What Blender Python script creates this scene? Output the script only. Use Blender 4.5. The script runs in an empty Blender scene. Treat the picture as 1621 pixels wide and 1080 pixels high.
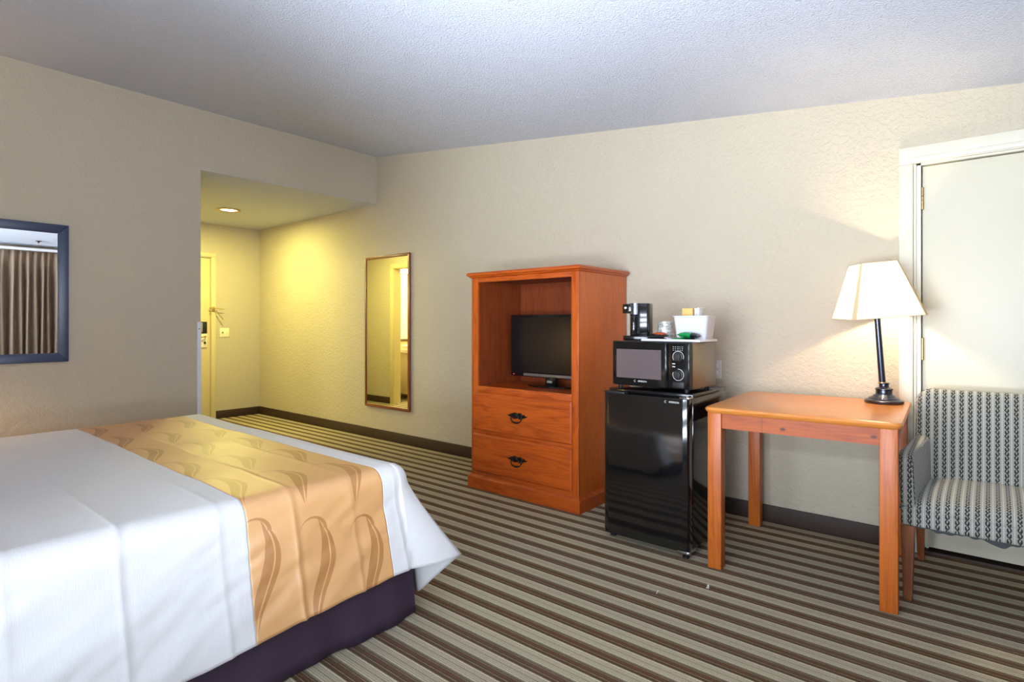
import bpy, bmesh, math, random
from mathutils import Vector, Matrix, Euler
random.seed(7)
PI = math.pi
R = math.radians
scene = bpy.context.scene
COL = scene.collection

# ------------------------------------------------------------------ helpers
def lin(c):
    c = c / 255.0
    return c / 12.92 if c <= 0.04045 else ((c + 0.055) / 1.055) ** 2.4
def rgb(r, g, b): return (lin(r), lin(g), lin(b), 1.0)

class NT:
    """small wrapper for writing node graphs"""
    def __init__(self, name):
        self.m = bpy.data.materials.new(name); self.m.use_nodes = True
        self.t = self.m.node_tree; self.t.nodes.clear()
        self.out = self.t.nodes.new('ShaderNodeOutputMaterial')
    def n(self, kind, **kw):
        nd = self.t.nodes.new(kind)
        for k, v in kw.items(): setattr(nd, k, v)
        return nd
    def link(self, a, b): self.t.links.new(a, b)
    def put(self, sock, v):
        if isinstance(v, bpy.types.NodeSocket): self.link(v, sock)
        else: sock.default_value = v
    def math(self, op, a, b=None, c=None, clamp=False):
        nd = self.n('ShaderNodeMath', operation=op, use_clamp=clamp)
        self.put(nd.inputs[0], a)
        if b is not None: self.put(nd.inputs[1], b)
        if c is not None: self.put(nd.inputs[2], c)
        return nd.outputs[0]
    def coords(self, which='Object'): return self.n('ShaderNodeTexCoord').outputs[which]
    def xyz(self, v):
        s = self.n('ShaderNodeSeparateXYZ'); self.link(v, s.inputs[0]); return s.outputs
    def vec(self, x, y, z):
        s = self.n('ShaderNodeCombineXYZ')
        for i, q in enumerate((x, y, z)): self.put(s.inputs[i], q)
        return s.outputs[0]
    def mapping(self, v, scale=(1, 1, 1), rot=(0, 0, 0), loc=(0, 0, 0)):
        s = self.n('ShaderNodeMapping'); self.link(v, s.inputs[0])
        s.inputs['Scale'].default_value = scale; s.inputs['Rotation'].default_value = rot
        s.inputs['Location'].default_value = loc
        return s.outputs[0]
    def noise(self, v, scale, detail=2, rough=0.5, dist=0.0):
        s = self.n('ShaderNodeTexNoise'); self.link(v, s.inputs['Vector'])
        s.inputs['Scale'].default_value = scale; s.inputs['Detail'].default_value = detail
        s.inputs['Roughness'].default_value = rough; s.inputs['Distortion'].default_value = dist
        return s.outputs['Fac']
    def ramp(self, f, stops, interp='LINEAR'):
        s = self.n('ShaderNodeValToRGB'); self.link(f, s.inputs[0])
        cr = s.color_ramp; cr.interpolation = interp
        while len(cr.elements) > 1: cr.elements.remove(cr.elements[-1])
        cr.elements[0].position = stops[0][0]; cr.elements[0].color = stops[0][1]
        for p, c in stops[1:]:
            e = cr.elements.new(p); e.color = c
        return s.outputs[0]
    def mix(self, f, a, b, blend='MIX'):
        s = self.n('ShaderNodeMix', data_type='RGBA', blend_type=blend)
        self.put(s.inputs[0], f); self.put(s.inputs[6], a); self.put(s.inputs[7], b)
        return s.outputs[2]
    def bump(self, h, strength=0.3, dist=0.01, normal=None):
        s = self.n('ShaderNodeBump'); self.link(h, s.inputs['Height'])
        s.inputs['Strength'].default_value = strength; s.inputs['Distance'].default_value = dist
        if normal is not None: self.link(normal, s.inputs['Normal'])
        return s.outputs[0]
    def bsdf(self, color, rough=0.5, metal=0.0, normal=None, **kw):
        s = self.n('ShaderNodeBsdfPrincipled')
        self.put(s.inputs['Base Color'], color); self.put(s.inputs['Roughness'], rough)
        self.put(s.inputs['Metallic'], metal)
        if normal is not None: self.link(normal, s.inputs['Normal'])
        for k, v in kw.items(): self.put(s.inputs[k.replace('_', ' ')], v)
        self.link(s.outputs[0], self.out.inputs[0])
        return s

def simple(name, col, rough=0.5, metal=0.0, var=0.04, nscale=30, bump=0.0, bscale=200, **kw):
    t = NT(name); co = t.coords()
    f = t.noise(co, nscale, 3)
    c = t.mix(f, tuple(x * (1 - var) for x in col[:3]) + (1,), tuple(min(1, x * (1 + var)) for x in col[:3]) + (1,))
    nrm = t.bump(t.noise(co, bscale, 2), bump, 0.002) if bump else None
    t.bsdf(c, rough, metal, nrm, **kw)
    return t.m

def wood(name, light, dark, axis='z', rough=0.35, scale=1.0, coat=0.3, knots=False):
    t = NT(name); co = t.coords()
    sc = {'x': (1.2, 14, 14), 'y': (14, 1.2, 14), 'z': (14, 14, 1.2)}[axis]
    sc = tuple(s * scale for s in sc)
    m = t.mapping(co, sc)
    a = t.noise(m, 1.0, 3, 0.55, 0.8)
    rings = t.math('FRACT', t.math('MULTIPLY', a, 7.0))
    rings = t.math('ABSOLUTE', t.math('SUBTRACT', rings, 0.5))
    m2 = t.mapping(co, tuple(s * 9 if s > 2 * scale else s * 2 for s in sc))
    b = t.noise(m2, 1.0, 3, 0.6)
    f = t.math('ADD', t.math('MULTIPLY', rings, 0.8), t.math('MULTIPLY', b, 0.6))
    big = t.noise(co, 2.2, 2)
    f = t.math('ADD', f, t.math('MULTIPLY', t.math('SUBTRACT', big, 0.5), 0.5))
    c = t.ramp(f, [(0.15, dark), (0.5, tuple((light[i] * 0.65 + dark[i] * 0.35) for i in range(3)) + (1,)), (0.85, light)])
    if knots:
        x_, y_, z_ = t.xyz(co)
        for kx, kz in ((-.05, .716), (.305, .7235)):
            a1 = t.math('DIVIDE', t.math('SUBTRACT', x_, kx), .013); a2 = t.math('DIVIDE', t.math('SUBTRACT', z_, kz), .007)
            d_ = t.math('ADD', t.math('MULTIPLY', a1, a1), t.math('MULTIPLY', a2, a2))
            k = t.ramp(d_, [(.5, (1, 1, 1, 1)), (1.0, (.25, .25, .25, 1)), ])
            k2 = t.math('MULTIPLY', k, t.math('LESS_THAN', d_, 2.2))
            c = t.mix(t.math('MULTIPLY', k2, 0.85), c, rgb(62, 22, 8))
        c = t.mix(t.math('MULTIPLY', t.math('LESS_THAN', t.math('ABSOLUTE', t.math('ADD', x_, .14)), .0012), .6), c, rgb(70, 28, 8))
    nrm = t.bump(b, 0.06, 0.002)
    t.bsdf(c, rough, 0.0, nrm, Coat_Weight=coat, Coat_Roughness=0.22)
    return t.m

class MB:
    """collects shapes, links them as ONE mesh object"""
    def __init__(self): self.bm = bmesh.new(); self.uvf = None
    def add(self, other, M=None):
        if M is not None: bmesh.ops.transform(other, matrix=M, verts=other.verts)
        me = bpy.data.meshes.new('tmp'); other.to_mesh(me); other.free()
        self.bm.from_mesh(me); bpy.data.meshes.remove(me); return self
    def box(self, x0, x1, y0, y1, z0, z1, bev=0.0, seg=2, M=None):
        b = bmesh.new(); bmesh.ops.create_cube(b, size=1)
        for v in b.verts:
            v.co = Vector(((x0 + x1) / 2 + v.co.x * (x1 - x0), (y0 + y1) / 2 + v.co.y * (y1 - y0), (z0 + z1) / 2 + v.co.z * (z1 - z0)))
        if bev: bmesh.ops.bevel(b, geom=list(b.edges), offset=bev, segments=seg, profile=0.5, affect='EDGES')
        return self.add(b, M)
    def prism(self, pts, axis, a, b_, bev=0.0, seg=2, M=None):
        """pts: 2D polygon in the plane across the axis (x: (y,z), y: (x,z), z: (x,y))"""
        b = bmesh.new()
        def P(p, t): return {'x': (t, p[0], p[1]), 'y': (p[0], t, p[1]), 'z': (p[0], p[1], t)}[axis]
        lo = [b.verts.new(P(p, a)) for p in pts]; hi = [b.verts.new(P(p, b_)) for p in pts]
        n = len(pts)
        b.faces.new(lo); b.faces.new(hi[::-1])
        for i in range(n): b.faces.new((lo[i], hi[i], hi[(i + 1) % n], lo[(i + 1) % n]))
        bmesh.ops.recalc_face_normals(b, faces=b.faces)
        if bev: bmesh.ops.bevel(b, geom=list(b.edges), offset=bev, segments=seg, profile=0.5, affect='EDGES')
        return self.add(b, M)
    def lathe(self, prof, c=(0, 0, 0), n=40, M=None, squash=(1, 1), cap=True):
        b = bmesh.new(); rings = []
        for r, z in prof:
            rings.append([b.verts.new((c[0] + r * math.cos(2 * PI * k / n) * squash[0], c[1] + r * math.sin(2 * PI * k / n) * squash[1], c[2] + z)) for k in range(n)])
        for A, B_ in zip(rings, rings[1:]):
            for k in range(n): b.faces.new((A[k], A[(k + 1) % n], B_[(k + 1) % n], B_[k]))
        if cap:
            b.faces.new(rings[0][::-1]); b.faces.new(rings[-1])
        bmesh.ops.recalc_face_normals(b, faces=b.faces)
        return self.add(b, M)
    def tube(self, pts, r, n=10, M=None, closed=False):
        b = bmesh.new(); pts = [Vector(p) for p in pts]; rings = []
        N = len(pts)
        for i, p in enumerate(pts):
            d = (pts[(i + 1) % N] - pts[i - 1]) if closed else (pts[min(i + 1, N - 1)] - pts[max(i - 1, 0)])
            d.normalize()
            up = Vector((0, 0, 1)) if abs(d.z) < 0.9 else Vector((0, 1, 0))
            a = d.cross(up).normalized(); c = d.cross(a).normalized()
            rr = r[i] if isinstance(r, (list, tuple)) else r
            rings.append([b.verts.new(p + a * rr * math.cos(2 * PI * k / n) + c * rr * math.sin(2 * PI * k / n)) for k in range(n)])
        rng = range(N) if closed else range(N - 1)
        for i in rng:
            A, B_ = rings[i], rings[(i + 1) % N]
            for k in range(n): b.faces.new((A[k], A[(k + 1) % n], B_[(k + 1) % n], B_[k]))
        if not closed: b.faces.new(rings[0][::-1]); b.faces.new(rings[-1])
        bmesh.ops.recalc_face_normals(b, faces=b.faces)
        return self.add(b, M)
    def build(self, name, mat, parent=None, smooth=True, angle=35, kind=None, label=None, uv=None, loc=None):
        me = bpy.data.meshes.new(name); self.bm.to_mesh(me); self.bm.free()
        if loc is not None: me.transform(Matrix.Translation(-Vector(loc)))
        for m in (mat if isinstance(mat, list) else [mat]): me.materials.append(m)
        if smooth:
            for p in me.polygons: p.use_smooth = True
            me.set_sharp_from_angle(angle=R(angle))
        o = bpy.data.objects.new(name, me); COL.objects.link(o)
        if parent is not None: o.parent = parent
        if loc is not None: o.location = loc
        if kind: o['kind'] = kind
        if label: o['label'] = label
        if uv: uv(me)
        return o

def thing(name, label, cat, loc=(0, 0, 0), rot=(0, 0, 0), group=None):
    o = bpy.data.objects.new(name, None); COL.objects.link(o)
    o.empty_display_size = 0.05
    o.location = loc; o.rotation_euler = rot
    o['label'] = label; o['category'] = cat
    if group: o['group'] = group
    return o
def tag(o, label, cat, group=None):
    o['label'] = label; o['category'] = cat
    if group: o['group'] = group
    return o

# ------------------------------------------------------------------ layout (metres; camera stands at x=0 y=0)
XF = -4.94      # face of the far wall with the small mirror
YR = 3.66       # face of the long wall with the wardrobe
XH = -7.50      # end of the entry hall
YH = 1.92       # left wall of the entry hall
XN = 0.75       # window wall
YL = -0.55      # wall at the bed's head
ZH = 2.46       # hall ceiling
def zc(x): return 2.951 - 0.118 * (x - XF)

# ------------------------------------------------------------------ materials
def wall_mat(name, col, strength=0.55):
    t = NT(name); co = t.coords()
    f = t.noise(co, 3.0, 2)
    c = t.mix(f, tuple(x * 0.97 for x in col[:3]) + (1,), tuple(x * 1.02 for x in col[:3]) + (1,))
    a = t.noise(co, 42, 3, 0.6, 0.3)
    b = t.ramp(a, [(0.42, (0, 0, 0, 1)), (0.58, (1, 1, 1, 1))])
    h = t.math('ADD', t.math('MULTIPLY', b, 0.6), t.math('MULTIPLY', t.noise(co, 130, 2), 0.6))
    t.bsdf(c, 0.75, 0, t.bump(h, strength, 0.006))
    return t.m
M_wall = wall_mat('beige_textured_paint', rgb(189, 178, 157))
M_bath = wall_mat('pale_bath_paint', rgb(228, 226, 216), 0.1)

def popcorn():
    t = NT('popcorn_ceiling'); co = t.coords()
    a = t.noise(co, 88, 4, 0.7, 0.3); 
    v = t.n('ShaderNodeTexVoronoi', feature='SMOOTH_F1'); t.link(co, v.inputs['Vector']); v.inputs['Scale'].default_value = 135
    h = t.math('SUBTRACT', t.math('MULTIPLY', a, 1.4), t.math('MULTIPLY', v.outputs['Distance'], 0.7))
    c = t.mix(t.noise(co, 100, 2, 0.7), rgb(220, 225, 238), rgb(233, 238, 250))
    t.bsdf(c, 0.9, 0, t.bump(h, 0.95, 0.016))
    return t.m
M_ceil = popcorn()

def carpet():
    t = NT('striped_carpet'); x, y, z = t.xyz(t.coords())
    p = t.math('DIVIDE', t.math('SUBTRACT', y, 2.124), 0.110)
    wob = t.math('MULTIPLY', t.math('SUBTRACT', t.noise(t.vec(t.math('MULTIPLY', x, 60), t.math('MULTIPLY', y, 200), 0), 1.0, 2), 0.5), 0.03)
    p = t.math('ADD', t.math('ADD', p, 0.5), wob)
    f = t.math('FRACT', p)
    D1, D2, D3 = rgb(80, 62, 42), rgb(96, 70, 48), rgb(70, 55, 38)
    L1, L2, G = rgb(198, 186, 158), rgb(218, 206, 178), rgb(150, 139, 116)
    st = [(0, G), (0.035, L1), (0.08, G), (0.10, L1), (0.15, G), (0.19, L2), (0.235, G), (0.255, D1), (0.37, D2), (0.378, rgb(150, 134, 108)), (0.395, rgb(150, 134, 108)), (0.402, D3),
          (0.49, rgb(106, 72, 52)), (0.52, D2), (0.59, D2), (0.597, rgb(150, 134, 108)), (0.612, rgb(150, 134, 108)), (0.62, D3), (0.74, G), (0.76, L2), (0.81, G), (0.85, L1), (0.90, G), (0.92, L1), (0.97, G)]
    c = t.ramp(f, st)
    idx = t.math('FLOOR', p)
    w = t.n('ShaderNodeTexWhiteNoise', noise_dimensions='1D'); t.link(idx, w.inputs['W'])
    c = t.mix(t.math('MULTIPLY', w.outputs[0], 0.25), c, t.mix(0.5, c, rgb(120, 112, 112)))
    fib = t.noise(t.vec(t.math('MULTIPLY', x, 260), t.math('MULTIPLY', y, 420), 0), 1.0, 2, 0.7)
    fine = t.ramp(fib, [(0.3, (0.62, 0.62, 0.62, 1)), (0.7, (1.35, 1.35, 1.35, 1))])
    c = t.mix(1.0, c, fine, 'MULTIPLY')
    h = t.math('ADD', fib, t.math('MULTIPLY', t.math('SINE', t.math('MULTIPLY', y, 2 * PI / 0.0055)), 0.3))
    t.bsdf(c, 0.95, 0, t.bump(h, 0.5, 0.004), Specular_IOR_Level=0.1)
    return t.m
M_carpet = carpet()
M_base = simple('dark_brown_baseboard', rgb(50, 31, 20), 0.65, nscale=12, var=.12)
M_trimpaint = simple('cream_trim_paint', rgb(208, 202, 184), 0.4)
M_doorpaint = simple('cream_door_paint', rgb(204, 198, 178), 0.45, nscale=4)
M_halldoor = simple('hall_door_paint', rgb(208, 194, 152), 0.45, nscale=4)
M_halltrim = simple('hall_trim_paint', rgb(206, 194, 154), 0.45, nscale=4)
M_dark = simple('dark_gap', rgb(26, 24, 22), 0.8)
M_brass = simple('aged_brass', rgb(196, 168, 110), 0.35, 0.9)
M_nickel = simple('satin_nickel', rgb(205, 200, 190), 0.3, 0.9)
M_chrome = simple('chrome', rgb(215, 215, 220), 0.12, 1.0)
M_whiteplastic = simple('white_plastic', rgb(235, 235, 240), 0.35)
M_ivory = simple('ivory_plastic', rgb(232, 224, 196), 0.4)
M_black = simple('black_gloss_plastic', rgb(14, 14, 16), 0.12, var=.02)
M_blackmatte = simple('black_matte_plastic', rgb(22, 22, 24), 0.5)
M_fridge = simple('black_gloss_enamel', rgb(10, 10, 13), 0.09, var=.02, bump=0.015, bscale=60, IOR=1.7)
M_oak_h = wood('honey_oak_across', rgb(188, 84, 18), rgb(140, 50, 6), 'x')
M_oak_v = wood('honey_oak_upright', rgb(190, 88, 20), rgb(144, 54, 8), 'z')
M_oak_side = wood('honey_oak_veneer', rgb(198, 98, 32), rgb(168, 74, 18), 'z', scale=2)
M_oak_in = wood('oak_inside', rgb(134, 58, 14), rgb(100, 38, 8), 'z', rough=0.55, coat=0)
M_pine_top = wood('stained_pine_top', rgb(222, 142, 66), rgb(202, 116, 44), 'x', rough=0.3, coat=0.35)
M_pine_apron = wood('stained_pine_apron', rgb(178, 84, 14), rgb(142, 56, 6), 'x', rough=.5, knots=True, coat=0)
M_pine_leg = wood('stained_pine_leg', rgb(194, 102, 30), rgb(162, 74, 14), 'z', rough=.45, coat=.05)
M_chairleg = wood('brown_wood_leg', rgb(134, 78, 44), rgb(98, 52, 26), 'z')
M_mirrorwood = wood('mahogany_frame', rgb(134, 66, 36), rgb(92, 40, 20), 'z')
M_navy = simple('navy_painted_wood', rgb(42, 54, 82), 0.35, nscale=20, var=.08)
def mirror_mat():
    t = NT('mirror_silver'); t.bsdf((0.93, 0.94, 0.92, 1), 0.015, 1.0); return t.m
M_mirror = mirror_mat()
M_iron = simple('dark_iron_pull', rgb(34, 28, 24), 0.4, 0.6)

def screen_mat(name, col, rough):
    t = NT(name); co = t.coords()
    t.bsdf(t.mix(t.noise(co, 2, 1), col, tuple(c * 1.15 for c in col[:3]) + (1,)), rough, 0, None, Specular_IOR_Level=0.22); return t.m
M_screen = screen_mat('tv_screen_glass', rgb(12, 12, 14), 0.22)

def emit(name, col, s):
    t = NT(name); e = t.n('ShaderNodeEmission'); e.inputs[0].default_value = col; e.inputs[1].default_value = s
    t.link(e.outputs[0], t.out.inputs[0]); return t.m
def fabric_plain(name, col, rough=0.9, weave=900, bump=.25, sheen=0.2):
    t = NT(name); co = t.coords()
    x, y, z = t.xyz(co)
    a = t.noise(t.vec(t.math('MULTIPLY', x, 0.12), y, t.math('MULTIPLY', z, .12)), weave * 0.4, 3, .6)
    c = t.mix(a, tuple(q * 0.95 for q in col[:3]) + (1,), tuple(min(1, q * 1.04) for q in col[:3]) + (1,))
    t.bsdf(c, rough, 0, t.bump(a, bump, 0.001), Sheen_Weight=sheen)
    return t.m
M_cover = fabric_plain('white_woven_coverlet', rgb(214, 211, 210), 0.7, bump=.6)
M_skirt = fabric_plain('aubergine_bed_skirt', rgb(54, 35, 54), 0.85, bump=.1, sheen=0)
M_curtain = fabric_plain('brown_curtain_cloth', rgb(118, 98, 80), 0.85, sheen=.05)
M_mattress = fabric_plain('mattress_ticking', rgb(225, 222, 215), 0.9)

def band_mat():
    """gold woven band with leaf-like swirls; UV: u = metres across the bed, v = metres along it"""
    t = NT('gold_swirl_band')
    uv = t.n('ShaderNodeUVMap'); uv.uv_map = 'cloth'
    u, v, _ = t.xyz(uv.outputs[0])
    # three columns of swirls
    vc = t.math('DIVIDE', t.math('SUBTRACT', v, 0.80), 0.205)
    col = t.math('FLOOR', vc)
    lv = t.math('MULTIPLY', t.math('SUBTRACT', t.math('FRACT', vc), 0.5), 0.205)
    pu = t.math('DIVIDE', t.math('ADD', u, t.math('MULTIPLY', col, -0.045)), 0.405)
    q = t.math('FRACT', t.math('ADD', pu, 0.80))
    q = t.math('SUBTRACT', q, 0.04)
    ang = t.math('MULTIPLY', q, 2 * PI * 0.85)
    c = t.math('MULTIPLY', t.math('SINE', ang), 0.036)
    env = t.math('MULTIPLY', q, t.math('SUBTRACT', 0.92, q))
    env = t.math('MAXIMUM', env, 0)
    w = t.math('MULTIPLY', t.math('POWER', t.math('MULTIPLY', env, 4.7), 1.2), 0.031)
    d = t.math('SUBTRACT', lv, c)
    inside = t.math('MULTIPLY', t.math('GREATER_THAN', w, t.math('ABSOLUTE', d)), t.math('GREATER_THAN', w, 0.002))
    gap = t.math('LESS_THAN', t.math('ABSOLUTE', t.math('ADD', d, t.math('MULTIPLY', w, -0.25))), 0.0028)
    inside = t.math('MULTIPLY', inside, t.math('SUBTRACT', 1.0, gap))
    # hook at the head
    qq = t.math('MULTIPLY', t.math('SUBTRACT', q, 0.13), 0.405)
    dd = t.math('ADD', lv, 0.020)
    rr = t.math('SQRT', t.math('ADD', t.math('MULTIPLY', qq, qq), t.math('MULTIPLY', t.math('MULTIPLY', dd, dd), 0.8)))
    ring = t.math('LESS_THAN', t.math('ABSOLUTE', t.math('SUBTRACT', rr, 0.046)), t.math('MULTIPLY', t.math('ADD', lv, 0.078), 0.055))
    ring = t.math('MULTIPLY', ring, t.math('LESS_THAN', qq, 0.0))
    mask = t.math('MAXIMUM', inside, ring)
    fine = t.noise(t.vec(t.math('MULTIPLY', u, 60), t.math('MULTIPLY', v, 700), 0), 1.0, 2)
    base = t.mix(fine, rgb(204, 150, 94), rgb(216, 163, 107))
    dark = t.mix(fine, rgb(168, 113, 60), rgb(182, 127, 72))
    colr = t.mix(mask, base, dark)
    t.bsdf(colr, 0.42, 0.0, t.bump(fine, 0.2, 0.001), IOR=1.75)
    return t.m
M_band = band_mat()

def chair_fabric():
    t = NT('cream_and_black_scroll_fabric')
    uv = t.n('ShaderNodeUVMap'); uv.uv_map = 'cloth'
    u, v, _ = t.xyz(uv.outputs[0])
    p = t.math('DIVIDE', u, 0.0325)
    f = t.math('FRACT', p)
    lx = t.math('DIVIDE', t.math('SUBTRACT', f, 0.72), 0.27)       # band local -1..1
    inband = t.math('LESS_THAN', t.math('ABSOLUTE', lx), 1.0)
    idx = t.math('FLOOR', p)
    fy = t.math('FRACT', t.math('ADD', t.math('DIVIDE', v, 0.043), t.math('MULTIPLY', idx, 0.37)))
    s = t.math('SINE', t.math('MULTIPLY', fy, 2 * PI))
    vine = t.math('LESS_THAN', t.math('ABSOLUTE', t.math('SUBTRACT', lx, t.math('MULTIPLY', s, 0.66))), 0.30)
    sg = t.math('SIGN', s)
    bx = t.math('DIVIDE', t.math('ADD', lx, t.math('MULTIPLY', sg, 0.42)), 0.46)
    by = t.math('DIVIDE', t.math('SUBTRACT', t.math('FRACT', t.math('MULTIPLY', fy, 2.0)), 0.42), 0.42)
    blob = t.math('LESS_THAN', t.math('ADD', t.math('MULTIPLY', bx, bx), t.math('MULTIPLY', by, by)), 1.0)
    ex = t.math('DIVIDE', t.math('ADD', lx, t.math('MULTIPLY', sg, 0.10)), 0.22)
    ey = t.math('DIVIDE', t.math('SUBTRACT', t.math('FRACT', t.math('MULTIPLY', fy, 2.0)), 0.60), 0.20)
    eye = t.math('LESS_THAN', t.math('ADD', t.math('MULTIPLY', ex, ex), t.math('MULTIPLY', ey, ey)), 1.0)
    blob = t.math('MULTIPLY', blob, t.math('SUBTRACT', 1.0, eye))
    m = t.math('MULTIPLY', inband, t.math('MAXIMUM', vine, blob))
    stripe = t.math('LESS_THAN', t.math('ABSOLUTE', t.math('SUBTRACT', f, 0.22)), 0.05)
    edge = t.math('LESS_THAN', t.math('ABSOLUTE', t.math('SUBTRACT', t.math('ABSOLUTE', t.math('SUBTRACT', f, 0.22)), 0.10)), 0.018)
    c = t.mix(stripe, rgb(156, 154, 143), rgb(192, 190, 180))
    c = t.mix(edge, c, rgb(160, 160, 156))
    c = t.mix(m, c, rgb(18, 20, 27))
    nz = t.noise(t.vec(t.math('MULTIPLY', u, 900), t.math('MULTIPLY', v, 900), 0), 1, 2)
    c = t.mix(0.25, c, t.mix(nz, rgb(90, 90, 92), rgb(230, 230, 230)), 'MULTIPLY')
    t.bsdf(c, 0.85, 0, t.bump(nz, 0.25, 0.001), Sheen_Weight=0.2)
    return t.m
M_scroll = chair_fabric()
def box_uv(me):
    lay = me.uv_layers.new(name='cloth')
    for p in me.polygons:
        nx, ny, nz = (abs(c) for c in p.normal)
        for li in p.loop_indices:
            co = me.vertices[me.loops[li].vertex_index].co
            if nx > 0.75: lay.data[li].uv = (co.y + 0.007, co.z)
            else: lay.data[li].uv = (co.x, co.z + co.y)

# ------------------------------------------------------------------ the room
def struct(mb, name, mat, smooth=False):
    return mb.build(name, mat, kind='structure', smooth=smooth)

struct(MB().box(XH - .15, XN + .15, YL - .15, YR + .2, -0.12, 0.0), 'floor', M_carpet)
# sloping ceiling of the bedroom, flat ceiling of the hall
s = MB(); s.prism([(XF, zc(XF)), (XN + .15, zc(XN + .15)), (XN + .15, zc(XN) + .14), (XF, zc(XF) + .12)], 'y', YL - .15, YR + .12)
struct(s, 'ceiling', M_ceil)
struct(MB().box(XH - .12, XF - .0005, YH, YR, ZH, ZH + .003), 'ceiling_hall', M_ceil)
# long wall on the right with the connecting-door opening
DX0, DX1, DZ = -0.325, 0.655, 2.045
s = MB()
s.prism([(XH - .12, 0), (DX0, 0), (DX0, DZ), (DX1, DZ), (DX1, 0), (XN + .15, 0), (XN + .15, zc(XN + .15)), (XF, zc(XF)), (XF, ZH + .45), (XH - .12, ZH + .45)], 'y', YR, YR + .12)
struct(s, 'wall_right', M_wall)
# far wall (small mirror) with the bulkhead over the hall mouth
s = MB()
s.prism([(YL - .12, 0), (YH, 0), (YH, ZH + .003), (YR, ZH + .003), (YR, zc(XF)), (YL - .12, zc(XF))], 'x', XF - .12, XF)
struct(s, 'wall_far', M_wall)
# left wall of the hall with the bathroom opening
BX0, BX1, BZ = -6.83, -6.06, 2.03
s = MB()
s.prism([(XH, 0), (BX0, 0), (BX0, BZ), (BX1, BZ), (BX1, 0), (XF - .12, 0), (XF - .12, ZH), (XH, ZH)], 'y', YH - .12, YH)
struct(s, 'wall_hall_left', M_wall)
# hall end wall with entry-door opening
EY0, EY1, EZ = 2.10, 3.045, 2.045
s = MB()
s.prism([(-.3, 0), (EY0, 0), (EY0, EZ), (EY1, EZ), (EY1, 0), (YR, 0), (YR, ZH), (-.3, ZH)], 'x', XH - .12, XH)
struct(s, 'wall_hall_end', M_wall)
WX0, WX1 = -1.75, .45
s = MB()
s.box(XF, WX0, YL - .12, YL, 0, 3.0).box(WX1, XN, YL - .12, YL, 0, 2.4).box(WX0, WX1, YL - .12, YL, 0, .40).box(WX0, WX1, YL - .12, YL, 2.10, 2.7)
struct(s, 'wall_left', M_wall)
# window wall
WY0, WY1, WZ0, WZ1 = -0.42, 1.42, 0.40, 2.12
s = MB()
s.box(XN, XN + .15, YL - .12, WY0, 0, 2.34).box(XN, XN + .15, WY1, YR, 0, 2.34)
s.box(XN, XN + .15, WY0, WY1, 0, WZ0).box(XN, XN + .15, WY0, WY1, WZ1, 2.34)
struct(s, 'wall_near', M_wall)
# bathroom shell
s = MB()
s.box(XH, XF - .12, .1, .2, 0, 2.4)
s.box(-5.3, -5.2, .2, YH - .12, 0, 2.4)
s.box(XH, XH + .02, .2, YH - .12, 0.95, 2.4)
struct(s, 'wall_bathroom', M_bath)
struct(MB().box(XH, XF - .12, .1, YH - .12, 2.4, 2.46), 'ceiling_bathroom', M_bath)
M_tile = simple('beige_wall_tile', rgb(222, 206, 160), 0.2)
struct(MB().box(XH, XH + .02, .2, YH - .12, 0, .91), 'trim_1', M_tile)
struct(MB().box(XH, XH + .03, .2, YH - .12, .91, .95), 'trim_2', simple('brown_tile_border', rgb(90, 66, 48), 0.3))

# baseboards
def baseboard(name, pts, h=.100, t=.014, bot=0.0):
    (x0, y0), (x1, y1) = pts
    m = MB().box(min(x0, x1), max(x0, x1), min(y0, y1), max(y0, y1), bot, h, bev=.004)
    return m.build(name, M_base, kind='structure')
baseboard('baseboard_right', ((XH, YR - .014), (-.375, YR)))
baseboard('baseboard_far', ((XF, YL), (XF + .014, YH)))
baseboard('baseboard_hall_left_1', ((XH, YH), (BX0 - .06, YH + .014)))
baseboard('baseboard_hall_left_2', ((BX1 + .06, YH), (XF - .002, YH + .014)))
baseboard('baseboard_hall_end', ((XH, EY1 + .045), (XH + .014, YR)))
baseboard('baseboard_left', ((XF, YL), (XN, YL + .014)))
baseboard('baseboard_near', ((XN - .014, YL), (XN, YR)))

# corner guard on the hall mouth corner
s = MB()
s.prism([(XF - .028, YH + .003), (XF - .028, YH + .0005), (XF + .0005, YH + .0005), (XF + .0005, YH - .028), (XF + .004, YH - .028), (XF + .004, YH + .003)], 'z', .10, 1.215)
g = s.build('corner_guard', simple('clear_white_guard', rgb(226, 230, 242), 0.15), smooth=False, loc=(XF, YH, .10))
tag(g, 'narrow white plastic corner guard on the wall corner beside the hall', 'corner guard')
s = MB().lathe([(.0, 0), (.005, 0), (.004, .002), (.0, .002)], (0, 0, 0), 12, M=Matrix.Translation((.004, -.012, 1.06)) @ Matrix.Rotation(R(90), 4, 'Y'), cap=False)
s.build('screw', M_iron, g)

# window, frame, panes
wf = MB()
for a in ((WY0, WY0 + .05, WZ0, WZ1), (WY1 - .05, WY1, WZ0, WZ1), (WY0, WY1, WZ0, WZ0 + .05), (WY0, WY1, WZ1 - .05, WZ1), ((WY0 + WY1) / 2 - .03, (WY0 + WY1) / 2 + .03, WZ0, WZ1)):
    wf.box(XN + .06, XN + .11, a[0], a[1], a[2], a[3], bev=.004)
w1 = wf.build('window_1', M_whiteplastic, kind='structure')
t = NT('window_glass')
tr = t.n('ShaderNodeBsdfTransparent'); gl = t.n('ShaderNodeBsdfGlossy'); gl.inputs['Roughness'].default_value = 0.02
mx = t.n('ShaderNodeMixShader'); fr = t.n('ShaderNodeFresnel'); fr.inputs[0].default_value = 1.45
t.link(fr.outputs[0], mx.inputs[0]); t.link(tr.outputs[0], mx.inputs[1]); t.link(gl.outputs[0], mx.inputs[2]); t.link(mx.outputs[0], t.out.inputs[0])
M_glass = t.m
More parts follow.
